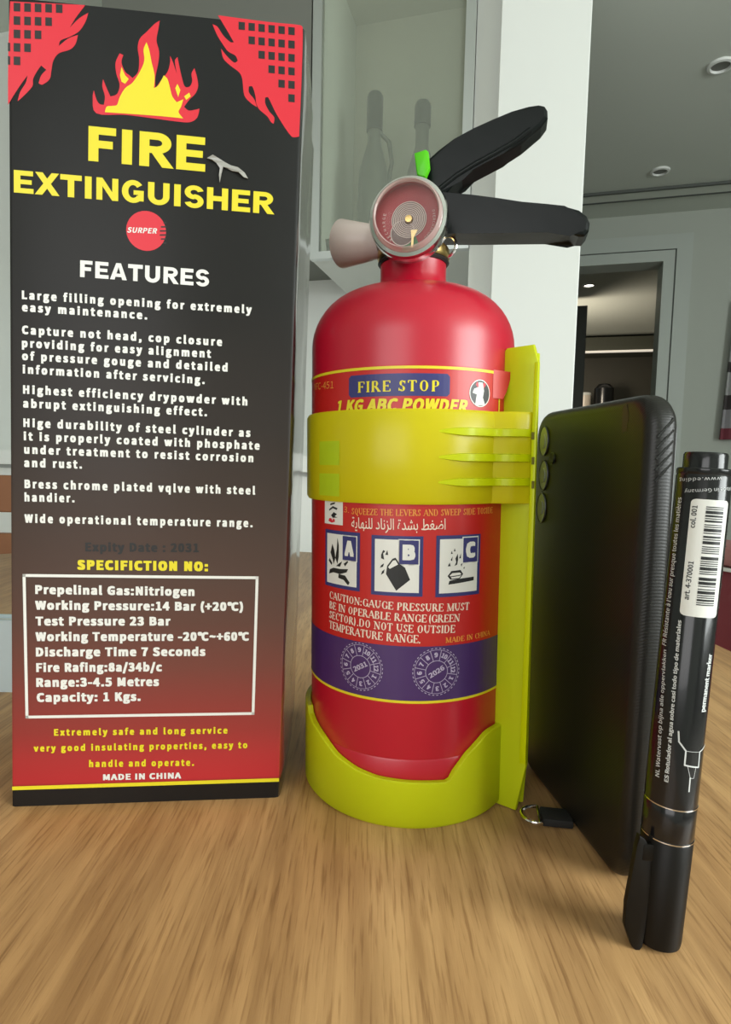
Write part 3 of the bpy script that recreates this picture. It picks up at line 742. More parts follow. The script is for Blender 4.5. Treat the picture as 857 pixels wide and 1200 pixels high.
pr.poly(z1_([(262,308),(252,265),(255,245),(262,270),(270,282),(282,285),(285,262),(278,235),(280,215),(290,240),(300,262),(318,255),(325,230),(316,200),(314,170),(325,145),(335,150),(330,170),(340,195),(352,205),(360,212),(375,195),(378,160),(374,130),(380,105),(400,85),(420,65),(434,56),(430,80),(425,110),(432,140),(430,170),(422,210),(422,240),(440,215),(455,195),(462,170),(462,152),(470,170),(480,200),(475,165),(482,155),(488,185),(495,215),(502,235),(515,235),(522,220),(520,200),(528,185),(535,210),(538,235),(530,255),(515,270),(500,290),(512,300),(530,298),(542,295),(535,320),(515,332),(480,330),(420,322),(340,312)], 0, 0, s1), True)
c_ = face.uv(171.4, 270.7); rr_ = (face.uv(171.4, 247.2)-c_).length
pr.disc(c_, rr_)
pr.build('red_print', red_ink, carton)
pb = P(0.00012)
for r_ in range(6):
    for k in range(r_, 6):
        x = 272+50*k; y = 131+70.5*r_+5.2*k-1.2*r_*0
        y = 131+5.2*k+(72.6-0)*r_*(494-157)/(363.0)
        pb.poly(z1_([(x-16, y-21), (x+16, y-18), (x+16, y+21), (x-16, y+18)], 220, 0, s5))
    for k in range(6-r_):
        x = 18+28.6*k; y = 19+36.4*r_+1.0*k
        if k == 0 and r_ < 5: x += 5
        w_ = 9 if k else 5
        if k or r_ in (3, 4): pb.poly(z1_([(x-w_+(4 if not k else 0), y-12), (x+w_, y-11), (x+w_, y+12), (x-w_+(4 if not k else 0), y+11)], 0, 0, s1))
for i in range(6):
    y = 605+i*11
    h_ = [8, 15, 18, 18, 15, 8][i]
    pb.poly(z1_([(452-h_, y-2), (452, y-2), (452, y+2), (452-h_, y+2)], 0, 0, s1))
pb.text('Expity Date : 2031', (100.2, 646.2), (233.2, 647.2), 10.5, 0.022, 1.1)
pb.build('black_print', black_ink, carton)
py_ = P(0.00012)
py_.poly(z1_([(285,305),(290,290),(305,288),(318,285),(325,265),(340,240),(360,225),(380,195),(392,165),(390,135),(398,115),(405,135),(412,170),(420,205),(418,240),(430,232),(445,205),(455,215),(462,240),(468,262),(480,278),(498,270),(492,290),(485,305),(498,322),(440,316),(360,310)], 0, 0, s1), True)
py_.poly(z1_([(326,205),(330,182),(340,205),(350,215),(340,228),(330,222)], 0, 0, s1))
py_.poly(z1_([(476,240),(482,228),(490,245),(484,264)], 0, 0, s1))
py_.poly(z1_([(500,262),(514,252),(518,262),(506,272)], 0, 0, s1))
py_.text('FIRE', (103.6, 188.5), (240.5, 201.5), 40.5, 0, 1.0, serif='block')
py_.text('EXTINGUISHER', (16.4, 225.6), (321.7, 251.5), 26.2, 0, 1.0, serif='block')
py_.text('SPECIFICTION NO:', (90.7, 667.6), (244, 669.4), 11.5, 0.034, 1.14)
for s_, a_, b_ in (('Extremely safe and long service', (63.5, 862), (266.8, 859.5)), ('very good insulating properties, easy to', (39.7, 880.7), (290, 876.6)), ('handle and operate.', (104.5, 898.8), (227.5, 897.2))):
    py_.text(s_, a_, b_, 7.8, 0.026, 1.2)
v0, v1 = face.uv(150, 921.5).y, face.uv(150, 917.3).y
py_.rect(0.0008, v0, Wb-0.0002, v1)
py_.build('yellow_print', yellow_ink, carton)
pw = P(0.00014)
pw.text('SURPER', (149, 272.6), (183.5, 274), 6.3, 0.014, 1.05, 0.25)
pw.text('FEATURES', (94, 324.6), (245, 336), 19.5, 0, 1.04, serif='block')
for s_, a_, b_ in (
 ('Large filling opening for extremely', (25.9, 350.6), (295, 367.8)), ('easy maintenance.', (25.9, 364.9), (172.7, 374.6)),
 ('Capture not head, cop closure', (25.9, 391.5), (260.4, 405.7)), ('providing for easy alignment', (25.9, 407.0), (247.4, 419.5)),
 ('of pressure gouge and detailed', (26, 422), (266.8, 435.6)), ('information after servicing.', (26.8, 437.7), (240, 450.2)),
 ('Highest efficiency drypowder with', (27.2, 461.4), (290, 475.4)), ('abrupt extinguishing effect.', (27.2, 477.6), (242.7, 487.9)),
 ('Hige durability of steel cylinder as', (27.6, 500.3), (293.6, 512.2)), ('it is properly coated with phosphate', (28, 516), (304.4, 527.2)),
 ('under treatment to resist corrosion', (28.5, 531.6), (297, 541.7)), ('and rust.', (28.5, 547.2), (96.3, 549.2)),
 ('Bress chrome plated vqlve with steel', (29, 572), (299.2, 579.7)), ('handier.', (29, 587.6), (87.6, 588.8)),
 ('Wide operational temperature range.', (29, 612.5), (296.2, 617.9))):
    pw.text(s_, a_, b_, 10.0, 0.027, 1.2)
for s_, a_, b_ in (
 ('Prepelinal Gas:Nitriogen', (41.5, 696), (228, 698.4)), ('Working Pressure:14 Bar (+20\u2103)', (41.5, 714.4), (285, 715.9)),
 ('Test Pressure 23 Bar', (41.9, 733), (200, 733)), ('Working Temperature -20\u2103~+60\u2103', (41.9, 751.2), (291.9, 750.8)),
 ('Discharge Time 7 Seconds', (42.3, 769.2), (240.9, 768.6)), ('Fire Rafing:8a/34b/c', (42.7, 787.4), (190, 786.6)),
 ('Range:3-4.5 Metres', (42.7, 804.9), (186.5, 803.8)), ('Capacity: 1 Kgs.', (43.2, 822.5), (165, 821.2))):
    pw.text(s_, a_, b_, 10.5, 0.027, 1.1)
pw.text('MADE IN CHINA', (121, 914.2), (212.4, 912), 7.0, 0.022, 1.08)
fc = [face.uv(28.4, 674.3), face.uv(301.5, 677), face.uv(296.7, 836), face.uv(31.8, 840.2)]
for i in range(4):
    a_, b_ = fc[i], fc[(i+1) % 4]; e_ = (b_-a_).normalized()*0.00055
    pw.line(a_-e_, b_+e_, 0.0011)
pw.build('white_print', white_ink, carton)
# torn scrap of film and dent beside the title
vs, fs = [], []
sc_pts = [(243,186),(250,183),(256,186),(264,191),(271,195),(279,197),(287,203),(291,210),(286,209),(280,203),(272,201),(266,198),(262,197),(260,204),(258,215),(257,206),(258,198),(254,192),(249,189)]
q = [face.uv(*p_) for p_ in sc_pts]
t_ = tessellate_polygon([[Vector((p_.x, p_.y, 0)) for p_ in q]])
vs = [face.xyz(p_.x, p_.y, 0.0006+0.0014*abs(noise.noise(Vector((i*1.3, 0, 0))))) for i, p_ in enumerate(q)]
torn = mat('torn_film', (0.35, 0.34, 0.31), 0.25, 0, 0.5)
bm = bmesh.new(); bv = [bm.verts.new(v) for v in vs]
for f in t_:
    try: bm.faces.new([bv[i] for i in f])
    except ValueError: pass
ge = bmesh.ops.extrude_face_region(bm, geom=list(bm.faces)[:])
for v in [g for g in ge['geom'] if isinstance(g, bmesh.types.BMVert)]: v.co -= face.n*(-0.0003) if False else face.n*0.0004
to = objbm('torn_scrap', bm, torn, carton); to['label'] = 'torn silvery scrap of film curling up beside the title'
# print on the right side: red top corner and yellow lettering streaks
SQ = face.xyz(TRr.x, TRr.y)
sideM = mat('side_print', (0.55, 0.5, 0.48), 0.2, 0, 0.6)

# ================================================================ extinguisher
AX = Vector((0.0208, 0.2600, 0))
LEAN = rad(0.75)
EM = Matrix.Translation(AX) @ Matrix.Rotation(-LEAN*-1, 4, 'Y') if False else Matrix.Translation(AX) @ Matrix.Rotation(-LEAN, 4, 'Y')
EMi = EM.inverted()
def eloc(v): return EMi @ Vector(v)
def ehit(px, py, P0, n0):      # hit in extinguisher coordinates, plane given there
    return EMi @ hit(px, py, EM @ Vector(P0), EM.to_3x3() @ Vector(n0))
RB = 0.0425
ext = thing('fire_extinguisher', 'small red dry powder fire extinguisher with black levers, standing in a lime bracket', 'fire extinguisher', EM)
prof = [(0, 0.0045), (0.034, 0.0045), (0.0395, 0.0065), (0.0420, 0.0115), (RB, 0.018), (RB, 0.0255), (RB-0.0003, 0.0262), (RB, 0.027), (RB, 0.186)]
for k in range(1, 13):
    t_ = k/12*pi/2
    prof.append((0.0165+(RB-0.0165)*cos(t_)**0.9, 0.186+0.0235*sin(t_)**1.05))
prof += [(0.0145, 0.2125), (0.0138, 0.215), (0.0138, 0.2275+(ehit(443, 305, (0, 0, 0), (0, 1, 0)).z-0.2294)), (0, 0.2275+(ehit(443, 305, (0, 0, 0), (0, 1, 0)).z-0.2294))]
lathe('cylinder_body', prof, red_body, ext, 96)
lab = Cyl(EM, RB)
def e_z(px, py): return lab.uv(px, py).y
zl_top, zl_bot = e_z(485, 427), e_z(490, 826)
u0_, u1_ = -1.75*RB, 1.12*RB
lb = Print(lab, 0.00010); lb.rect(u0_, zl_bot, u1_, zl_top, 48, 1)
sticker = lb.build('label_sticker', label_red, ext)
for p_ in sticker.data.polygons: p_.use_smooth = True
vt, vb = e_z(480, 757.5), e_z(495, 823)
pp = Print(lab, 0.00016); pp.rect(u0_, vb, u1_, vt, 48, 1); pp.build('violet_band', label_purple, ext)
pe = Print(lab, 0.00022)
zy = e_z(495, 823.5); pe.rect(u0_, zy-0.0003, u1_, zy+0.0007, 48, 1)
zy2 = e_z(482, 430.5); ur = lab.uv(586, 445).x; pe.rect(u0_, zy2-0.0004, ur, zy2+0.0006, 44, 1)
pe.rect(ur-0.0008, zy2-0.02, ur, zy2, 1, 1)
bl = Print(lab, 0.00022)
a_, b_ = lab.uv(409.5, 439), lab.uv(527, 463)
zz0, zz1 = e_z(470, 464), e_z(470, 437.5)
bl.polyuv([(x, y) for x, y in [(a_.x, zz0+.001), (a_.x+.001, zz0)]+[(a_.x+.001+(b_.x-a_.x-.002)*i/12, zz0) for i in range(1, 12)]+[(b_.x-.001, zz0), (b_.x, zz0+.001), (b_.x, zz1-.001), (b_.x-.001, zz1)]+[(b_.x-.001-(b_.x-a_.x-.002)*i/12, zz1) for i in range(1, 12)]+[(a_.x+.001, zz1), (a_.x, zz1-.001)]])
YL = Print(lab, 0.00030)
YL.text('FIRE STOP', (419.6, 460.4), (517, 459.0), 12.6, 0.02, 1.16, serif=True)
YL.text('1 KG ABC POWDER', (395, 484.5), (546, 484), 14.5, 0.022, 1.05, 0.2)
YL.build('yellow_print', yellow_ink, ext)
pe.build('yellow_lines', yellow_ink, ext)
OR = Print(lab, 0.00026)
OR.text('YFC-451', (369, 457.5), (391.5, 455), 6.5, 0.0, 1.0)
OR.text('SQUEEZE THE LEVERS AND SWEEP SIDE TOSIDE', (412.5, 602.6), (577, 601.2), 7.5, 0.02, 1.0, serif=True)
OR.text('3.', (403.5, 600), (409.5, 601), 6.5, 0.0)
OR.text('MADE IN CHINA', (522, 753.2), (573.5, 743.8), 6.2, 0.03, 1.0, serif=True)
OR.build('orange_print', orange_ink, ext)
CR = Print(lab, 0.00026)
for s_, a_, b_ in (('CAUTION:GAUGE PRESSURE MUST', (386.7, 700.6), (549.7, 714.4)), ('BE IN OPERABLE RANGE(GREEN', (386.7, 712.4), (538.7, 728.2)), ('SECTOR).DO NOT USE OUTSIDE', (386.5, 723.6), (533, 741.2)), ('TEMPERATURE RANGE.', (386.5, 735.6), (493.2, 753.6))):
    CR.text(s_, a_, b_, 8.3, 0.02, 1.0, serif=True)
# Arabic line, joined presentation forms laid out right to left
ar = 'اضغط بشدة الزناد للنهاية'
FORMS = {'ا': ('\uFE8D', '\uFE8E', None, None), 'ض': ('\uFEBD', '\uFEBE', '\uFEBF', '\uFEC0'), 'غ': ('\uFECD', '\uFECE', '\uFECF', '\uFED0'), 'ط': ('\uFEC1', '\uFEC2', '\uFEC3', '\uFEC4'), 'ب': ('\uFE8F', '\uFE90', '\uFE91', '\uFE92'), 'ش': ('\uFEB5', '\uFEB6', '\uFEB7', '\uFEB8'), 'د': ('\uFEA9', '\uFEAA', None, None), 'ة': ('\uFE93', '\uFE94', None, None), 'ل': ('\uFEDD', '\uFEDE', '\uFEDF', '\uFEE0'), 'ز': ('\uFEAF', '\uFEB0', None, None), 'ن': ('\uFEE5', '\uFEE6', '\uFEE7', '\uFEE8'), 'ه': ('\uFEE9', '\uFEEA', '\uFEEB', '\uFEEC'), 'ي': ('\uFEF1', '\uFEF2', '\uFEF3', '\uFEF4')}
shaped = ''
for i, ch in enumerate(ar):
    if ch not in FORMS: shaped += ch; continue
    pv = i > 0 and ar[i-1] in FORMS and FORMS[ar[i-1]][2] is not None
    nx = i+1 < len(ar) and ar[i+1] in FORMS and FORMS[ch][2] is not None
    shaped += FORMS[ch][3] if pv and nx else FORMS[ch][1] if pv else FORMS[ch][2] if nx else FORMS[ch][0]
CR.text(shaped[::-1], (412.5, 618.5), (522, 620.5), 4.6, 0.006, 1.0)
CR.build('cream_print', cream_ink, ext)
# fire class tiles
WH = Print(lab, 0.00026); BK = Print(lab, 0.00032); B2 = Print(lab, 0.00036); W2 = Print(lab, 0.00040); RD = Print(lab, 0.00034)
def urect(pr_, px0, py0, px1, py1, nu=4):
    a, b = lab.uv(px0, (py0+py1)/2), lab.uv(px1, (py0+py1)/2); xm = (px0+px1)/2
    pr_.rect(a.x, e_z(xm, py1), b.x, e_z(xm, py0), nu, 1)
    return a.x, e_z(xm, py1), b.x, e_z(xm, py0)
tiles = []
for (x0, y0, x1, y1, lx0, ly0, lx1, ly1, ch) in ((382, 622.5, 422.3, 690, 401.5, 627.5, 419.2, 658, 'A'), (435.5, 628, 495.8, 698.5, 467, 632, 492, 662.5, 'B'), (510.8, 627, 562, 698.5, 541.5, 628.5, 560, 659.5, 'C')):
    r = urect(bl, x0, y0, x1, y1)
    i_ = 0.0014; WH.rect(r[0]+i_, r[1]+i_, r[2]-i_, r[3]-i_, 4, 1)
    tiles.append(r)
    q = urect(W2 if False else WH, lx0, ly0, lx1, ly1, 2)
    B2.rect(q[0]+.0004, q[1]+.0004, q[2]-.0004, q[3]-.0004, 2, 1)
    w_ = q[2]-q[0]; h_ = q[3]-q[1]
    W2.text(ch, (q[0]+w_*.2, q[1]+h_*.2), (q[2]-w_*.2, q[1]+h_*.2), h_*.6, 0.035, 1, px=False)
bl.build('blue_print', label_blue, ext)
def T(tile, pts): return [(tile[0]+(tile[2]-tile[0])*x, tile[1]+(tile[3]-tile[1])*y) for x, y in pts]
A_, B_, C_ = tiles
for pts in ([(.15,.22),(.3,.26),(.5,.25),(.68,.3),(.72,.36),(.5,.34),(.3,.34),(.18,.3)], [(.45,.18),(.6,.16),(.72,.08),(.76,.13),(.64,.24),(.46,.25)], [(.2,.6),(.28,.48),(.3,.4),(.36,.52),(.32,.66),(.26,.76)], [(.36,.52),(.42,.42),(.46,.55),(.46,.75),(.42,.88),(.4,.68)], [(.14,.45),(.24,.38),(.26,.42),(.17,.5)], [(.38,.38),(.48,.44),(.56,.48),(.5,.38)], [(.6,.44),(.7,.5),(.72,.48),(.64,.4)]):
    BK.polyuv(T(A_, pts))
BK.polyuv(T(B_, [(.50,.09),(.30,.36),(.32,.50),(.42,.62),(.48,.64),(.56,.54),(.66,.48),(.76,.28)]))
for pts in ([(.2,.62),(.26,.60),(.24,.7),(.28,.74),(.24,.76),(.2,.68)], [(.28,.68),(.34,.68),(.32,.76),(.3,.72)], [(.18,.46),(.24,.48),(.26,.54),(.2,.5)], [(.2,.34),(.26,.38),(.27,.44),(.22,.4)]): BK.polyuv(T(B_, pts))
WH2 = Print(lab, 0.00037); WH2.polyuv(T(B_, [(.34,.48),(.37,.45),(.53,.53),(.48,.60),(.43,.59)]))
BK.polyuv(T(C_, [(.26,.20),(.84,.24),(.84,.30),(.56,.29),(.34,.27),(.28,.26)]))
for pts in ([(.24,.34),(.32,.42),(.52,.43),(.58,.36),(.5,.28),(.3,.28)],): BK.polyuv(T(C_, pts))
WH2.polyuv(T(C_, [(.28,.345),(.34,.385),(.50,.39),(.54,.36),(.5,.35),(.3,.335)])); WH2.polyuv(T(C_, [(.31,.32),(.5,.335),(.54,.345),(.49,.30),(.33,.295)]))
for pts in ([(.38,.5),(.42,.56),(.4,.62),(.45,.7),(.46,.6),(.44,.52)], [(.24,.5),(.28,.56),(.3,.5)], [(.3,.6),(.34,.66),(.33,.58)], [(.48,.62),(.52,.7),(.52,.62)], [(.52,.52),(.56,.54),(.54,.48)], [(.3,.7),(.32,.75),(.34,.7)], [(.58,.46),(.62,.48),(.6,.44)], [(.36,.74),(.38,.79),(.4,.74)]): BK.polyuv(T(C_, pts))
# instruction pictogram at the top left and round emblem at the top right
r = urect(WH, 381.5, 580, 402.5, 614.5)
for pts in ([(.3,.45),(.5,.55),(.7,.5),(.75,.56),(.5,.62),(.28,.5)], [(.4,.3),(.55,.42),(.72,.36),(.6,.28),(.75,.25),(.5,.22)], [(.35,.64),(.6,.7),(.62,.76),(.36,.7)]): BK.polyuv(T(r, pts))
RD.polyuv(T(r, [(.25,.1),(.3,.2),(.42,.2),(.48,.12),(.52,.2),(.6,.18),(.62,.1),(.45,.05)]))
ec = lab.uv(562.5, 461); er = (lab.uv(562.5, 445)-ec).length
BK.disc(ec, er*0.93); WH.ring(ec, er*0.96, er*0.1)
WH2.polyuv([(ec.x+er*x, ec.y+er*y) for x, y in [(-.5,-.9),(-.35,-.1),(-.75,.0),(-.6,.3),(-.2,.45),(-.2,.8),(.2,.8),(.35,.2),(.25,-.3),(.5,-.85)]])
RD.polyuv([(ec.x+er*x, ec.y+er*y) for x, y in [(-.35,.85),(0,.5),(.4,.85),(.55,.65),(.05,.1),(-.45,.6)]])
# date dials
DP = Print(lab, 0.00030)
for (px, py, pr_, year, asp) in ((422.6, 781, 27.5, '2031', 1.0), (511.7, 787, 27.5, '2026', 1.0)):
    c = lab.uv(px, py); R = abs(e_z(px, py-pr_)-e_z(px, py+pr_))/2; lw = 0.00022
    DP.ring(c, R, lw*1.2, 72, True); DP.ring(c, R*0.47, lw, 40)
    DP.ring(c, R*0.93, lw*0.7, 60)
    for k in range(12):
        a = rad(93-30*k+15); DP.line(c+Vector((cos(a), sin(a)))*R*0.47, c+Vector((cos(a), sin(a)))*R*0.93, lw)
        a = rad(93-30*k); num = str((8+k) % 12+1); e = Vector((sin(a), -cos(a))); w = R*(0.15 if len(num) == 1 else 0.27)
        pc = c+Vector((cos(a), sin(a)))*R*0.62
        DP.text(num, pc-e*w/2, pc+e*w/2, R*0.2, 0.02, 1, px=False)
    e = Vector((cos(rad(30)), sin(rad(30)))); up_ = Vector((-e.y, e.x))
    DP.text(year, c-e*R*.36-up_*R*.1, c+e*R*.36-up_*R*.1, R*0.21, 0.015, 1, px=False)
DP.build('date_dials', pale_ink, ext)
WH.build('white_tiles', white_ink, ext); BK.build('black_pictograms', black_ink, ext); RD.build('red_pictograms', red_ink, ext)
B2.build('letter_squares', label_blue, ext); W2.build('class_letters', white_ink, ext); WH2.build('pictogram_details', white_ink, ext)
# peeled corner of the label sticking out over the bracket
zc_ = zl_top
n_ = 8; vs, fs = [], []
for j in range(5):
    v = zc_-0.0105*j/4
    ext_u = 0.0045*(1-j/4)**0.7
    for i in range(n_+1):
        u = 0.80*RB + (0.32*RB)*i/n_
        a_s = lab.xyz(0.80*RB, v, 0.0002); tn = (lab.xyz(0.81*RB, v, 0.0002)-a_s).normalized()
        side = (tn*0.97 + Vector((0.1, -0.1, 0))).normalized()
        vs.append(a_s + side*(0.0055+ext_u)*i/n_)
for j in range(4):
    for i in range(n_):
        k = j*(n_+1)+i; fs.append((k, k+1, k+n_+2, k+n_+1))
pl = obj('peeled_corner', vs, fs, label_red, ext)

# valve, collar, gauge, levers, nozzle
GD = rad(13); gd = Vector((-sin(GD), -cos(GD), 0)); ld = Vector((cos(GD), -sin(GD), 0))   # gauge axis, lever direction
zq = ehit(443, 307, (0, 0, 0), (0, 1, 0)).z-0.2294
ZK = Matrix.Translation((0, 0, zq))
lathe('rubber_ring', [(0.0125, 0.2275), (0.0143, 0.2275), (0.0150, 0.2284), (0.0143, 0.2294), (0.0125, 0.2294)], rubber, ext, 40, ZK)
lathe('brass_collar', [(0, 0.2294), (0.0147, 0.2294), (0.0152, 0.2302), (0.0152, 0.2330), (0.0146, 0.2342), (0.011, 0.2345), (0.0105, 0.241), (0, 0.241)], brass, ext, 48, ZK)
vm = Matrix.Translation((0, 0, 0)) @ Matrix.Rotation(-GD, 4, 'Z')
vb_ = bmesh.new(); bm_box(vb_, vm @ Vector((-0.0085, -0.0070, 0.2385)), vm.to_3x3() @ Vector((0.017, 0, 0)), vm.to_3x3() @ Vector((0, 0.014, 0)), Vector((0, 0, 0.0125)), 0.0015)
objbm('valve_block', vb_, brass, ext, True)
gc = ehit(477.5, 252.5, gd*0.0275, gd)
GM = Matrix.Translation(gc) @ gd.to_track_quat('Z', 'Y').to_matrix().to_4x4()
# local z of GM points at the viewer; make local y up
zax = gd.copy(); yax = (Vector((0, 0, 1))).normalized(); xax = yax.cross(zax).normalized()
GM = Matrix.Translation(gc) @ Matrix((xax, yax, zax)).transposed().to_4x4()
GR = 0.0152
stem = lathe('gauge_stem', [(0, -0.026), (0.006, -0.026), (0.006, -0.009), (0, -0.009)], brass, ext, 24, GM)
gau = lathe('gauge_case', [(0, -0.010), (0.0125, -0.010), (GR-0.0008, -0.0085), (GR, -0.0075), (GR, -0.0020), (GR-0.0005, -0.0008), (GR-0.0018, -0.0004), (GR-0.0020, -0.0016), (GR-0.0022, -0.0045), (0, -0.0045)], chrome, ext, 64, GM)
class GP:
    def uv(s, px, py): return None
    def xyz(s, u, v, off=0): return GM @ Vector((u, v, off))
gp = GP()
k = Print(gp, -0.0044); k.disc((0, 0), GR-0.0022, 48); k.build('gauge_dial', mat('dial_red', (0.40, 0.025, 0.035), 0.4), gau)
k = Print(gp, -0.0042)
k.polyuv([(0, 0)]+[(cos(rad(a))*0.0118, sin(rad(a))*0.0118) for a in range(-103, -66, 4)]); k.build('green_sector', mat('dial_green', (0.04, 0.20, 0.06), 0.4), gau)
k = Print(gp, -0.0041)
k.disc((0, 0), 0.0068, 40); k.disc((-0.0024, -0.0048), 0.0046, 30); k.build('dial_window', mat('dial_grey', (0.17, 0.12, 0.11), 0.4), gau)
k = Print(gp, -0.0039)
for i in range(1, 9): k.ring((0, 0), 0.0014+0.00065*i, 0.00030, 48)
k.ring((-0.0024, -0.0048), 0.0046, 0.0003, 30)
k.build('bourdon_spiral', mat('spiral_bronze', (0.62, 0.52, 0.47), 0.4, 0.2), gau)
k = Print(gp, -0.0037)
k.polyuv([(0.0008, -0.004), (0.0035, -0.004), (0.002, -0.0068), (0.0018, -0.0105), (0.001, -0.0105), (0.0011, -0.0068)])
k.build('pointer', mat('pointer_brass', (0.62, 0.48, 0.22), 0.3, 0.8), gau)
k = Print(gp, -0.0038)
def arc_text(txt, r, a0, a1, h):
    for i, ch in enumerate(txt):
        a = rad(a0+(a1-a0)*i/(len(txt)-1)); c = Vector((cos(a), sin(a)))*r; e = Vector((sin(a), -cos(a)))
        k.text(ch, c-e*h*.35, c+e*h*.35, h, 0, 1, px=False)
arc_text('RECHARGE', 0.0092, 225, 165, 0.0011)
arc_text('OVERCHARGED', 0.0092, 15, -48, 0.0010)
k.build('dial_lettering', mat('dial_lettering', (0.75, 0.6, 0.56), 0.4), gau)
lathe('gauge_hub', [(0, -0.0026), (0.0013, -0.0027), (0.0016, -0.004)], brass, gau, 20, GM)
lens = glass_mat('gauge_lens', (0.97, 0.95, 0.94), 0.12, 0.08, (0.45, 0.38, 0.36))
lathe('lens_cover', [(GR-0.0022, -0.0012), (GR-0.0024, 0.0012), (GR-0.0034, 0.0022), (0.008, 0.0028), (0.0, 0.0030)], lens, gau, 56, GM)
lathe('lens_rim', [(GR-0.0034, 0.0020), (GR-0.0029, 0.0026), (GR-0.0022, 0.0018), (GR-0.0019, -0.0006), (GR-0.0028, -0.0006)], glass_mat('lens_rim', (0.95, 0.9, 0.88), 0.5, 0.08, (0.7, 0.55, 0.52)), gau, 56, GM)
def lever(name, px, thick, mtl, off):
    pts = [ehit(x, y, gd*off, gd) for x, y in px]
    return prism(name, [p_ + gd*thick/2 for p_ in pts], -gd*thick, mtl, ext, 0.0014, False, 2)
lu = lever('squeeze_lever', [(501,203),(504,193),(515,183),(533.7,171),(556,159),(578.7,148.8),(600,140),(619.5,132.6),(631,131),(638,132.5),(641,137.5),(641.3,146),(634,156),(611,175.5),(590,188),(570,198.5),(555,206.5),(542,214.5),(533,224),(525,232),(515,236),(498,236),(492,225)], 0.011, lever_black, 0.0)
lb2 = lever('carry_handle', [(500,233),(519.5,233),(554,236.2),(583,240),(611,244.4),(640,247),(660,249.2),(677,253),(686,260),(689.3,268),(688,277),(683,283),(676,283),(668,279.5),(640,279.5),(600,280),(560,280.5),(521.5,280.7),(498,280)], 0.013, lever_black, 0.0)
# pressed rib along the upper lever
tube('lever_rib', [ehit(x, y, gd*0.0052, gd) for x, y in ((516,221), (535,206), (556,193), (580,180), (604,166), (622,152))], 0.0011, lever_black, lu)
tube('lever_pin', [ehit(508, 226, gd*0.009, gd), ehit(508, 226, gd*-0.009, gd)], 0.0022, chrome, ext)
# green safety seal
green = plastic_translucent('green_seal_plastic', (0.16, 0.80, 0.02), (0.3, 0.9, 0.1), 0.0, 0.35, 0.35)
pts = [ehit(x, y, gd*0.012, gd) for x, y in ((485.5, 179), (499, 174.8), (502, 177), (503.6, 195), (498.5, 207), (492, 206), (488.5, 203.5))]
prism('safety_seal', pts, -gd*0.0035, green, ext, 0.0005)
rp = ehit(523, 289, gd*0.002, gd)
pin = tube('safety_pin_ring', [rp + ld*0.0042*cos(2*pi*i/20)+Vector((0, 0, 0.0042*sin(2*pi*i/20))) + gd*0.001*cos(2*pi*i/20) for i in range(20)], 0.0007, chrome, ext, 8, True)
tube('safety_pin', [rp+Vector((0, 0, 0.004)), rp+Vector((0, 0, 0.004))-ld*0.009+Vector((0, 0, 0.001)), ehit(495, 276, gd*0.002, gd)], 0.0008, chrome, ext)
# white nozzle
na = ehit(441, 284, gd*0.0, gd); nb_ = ehit(398, 280, gd*0.0, gd)
na2, nb2 = na, nb_ - gd*0.006
ndir = (nb2-na2).normalized(); NM = Matrix.Translation(na2) @ ndir.to_track_quat('Z', 'Y').to_matrix().to_4x4()
nl = (nb2-na2).length
noz_m = plastic_translucent('white_nozzle_plastic', (0.78, 0.66, 0.60), (0.9, 0.8, 0.75), 0.0, 0.25, 0.4)
lathe('nozzle', [(0.0, -0.004), (0.0062, -0.004), (0.0068, 0.0), (0.0070, 0.0025), (0.0074, 0.003), (0.0099, nl-0.0008), (0.0101, nl), (0.0090, nl), (0.0085, nl-0.001), (0.005, 0.004), (0, 0.004)], noz_m, ext, 48, NM)
tube('nozzle_stem', [na2-ndir*0.016, na2-ndir*0.002], 0.0050, brass, ext, 20)

# ================================================================ lime bracket
br_ = thing('extinguisher_bracket', 'translucent lime plastic wall bracket clasping the fire extinguisher', 'bracket', EM)
RI, RO = 0.0430, 0.0452
cupc = Cyl(EM, RO)
rim_px = [(361, 832), (364, 841), (377, 863), (393, 884.5), (415, 901), (440, 911.5), (473, 917), (505.5, 918), (524, 917), (530, 913), (533, 905), (549, 884), (570, 861), (576, 856)]
rim = [cupc.uv(*p_) for p_ in rim_px]
rim = [(p_.x, p_.y) for p_ in rim]
zback = rim[0][1]+0.002
def rim_z(u):
    if u <= rim[0][0]: return zback
    for (x0, y0), (x1, y1) in zip(rim, rim[1:]):
        if u <= x1: return y0+(y1-y0)*(u-x0)/max(x1-x0, 1e-6)
    return rim[-1][1] if u < rim[-1][0]+0.02 else zback
nC = 180; vs, fs = [], []
for i in range(nC):
    u = (-pi+2*pi*i/nC)*RO; zt = rim_z(u)
    a = cupc.a0+u/RO; c_a, s_a = cos(a), sin(a)
    for r, z in ((RI, zt), (RO-0.0004, zt), (RO, zt-0.0004), (RO, 0.002), (RO-0.0015, 0.0), (0.02, 0.0), (0.02, 0.0025), (RI-0.001, 0.0025), (RI, 0.004)):
        vs.append((r*c_a, r*s_a, z))
for i in range(nC):
    j = (i+1) % nC
    for k in range(9): fs.append((i*9+k, j*9+k, j*9+(k+1) % 9, i*9+(k+1) % 9))
obj('base_cup', vs, fs, lime, br_, True)
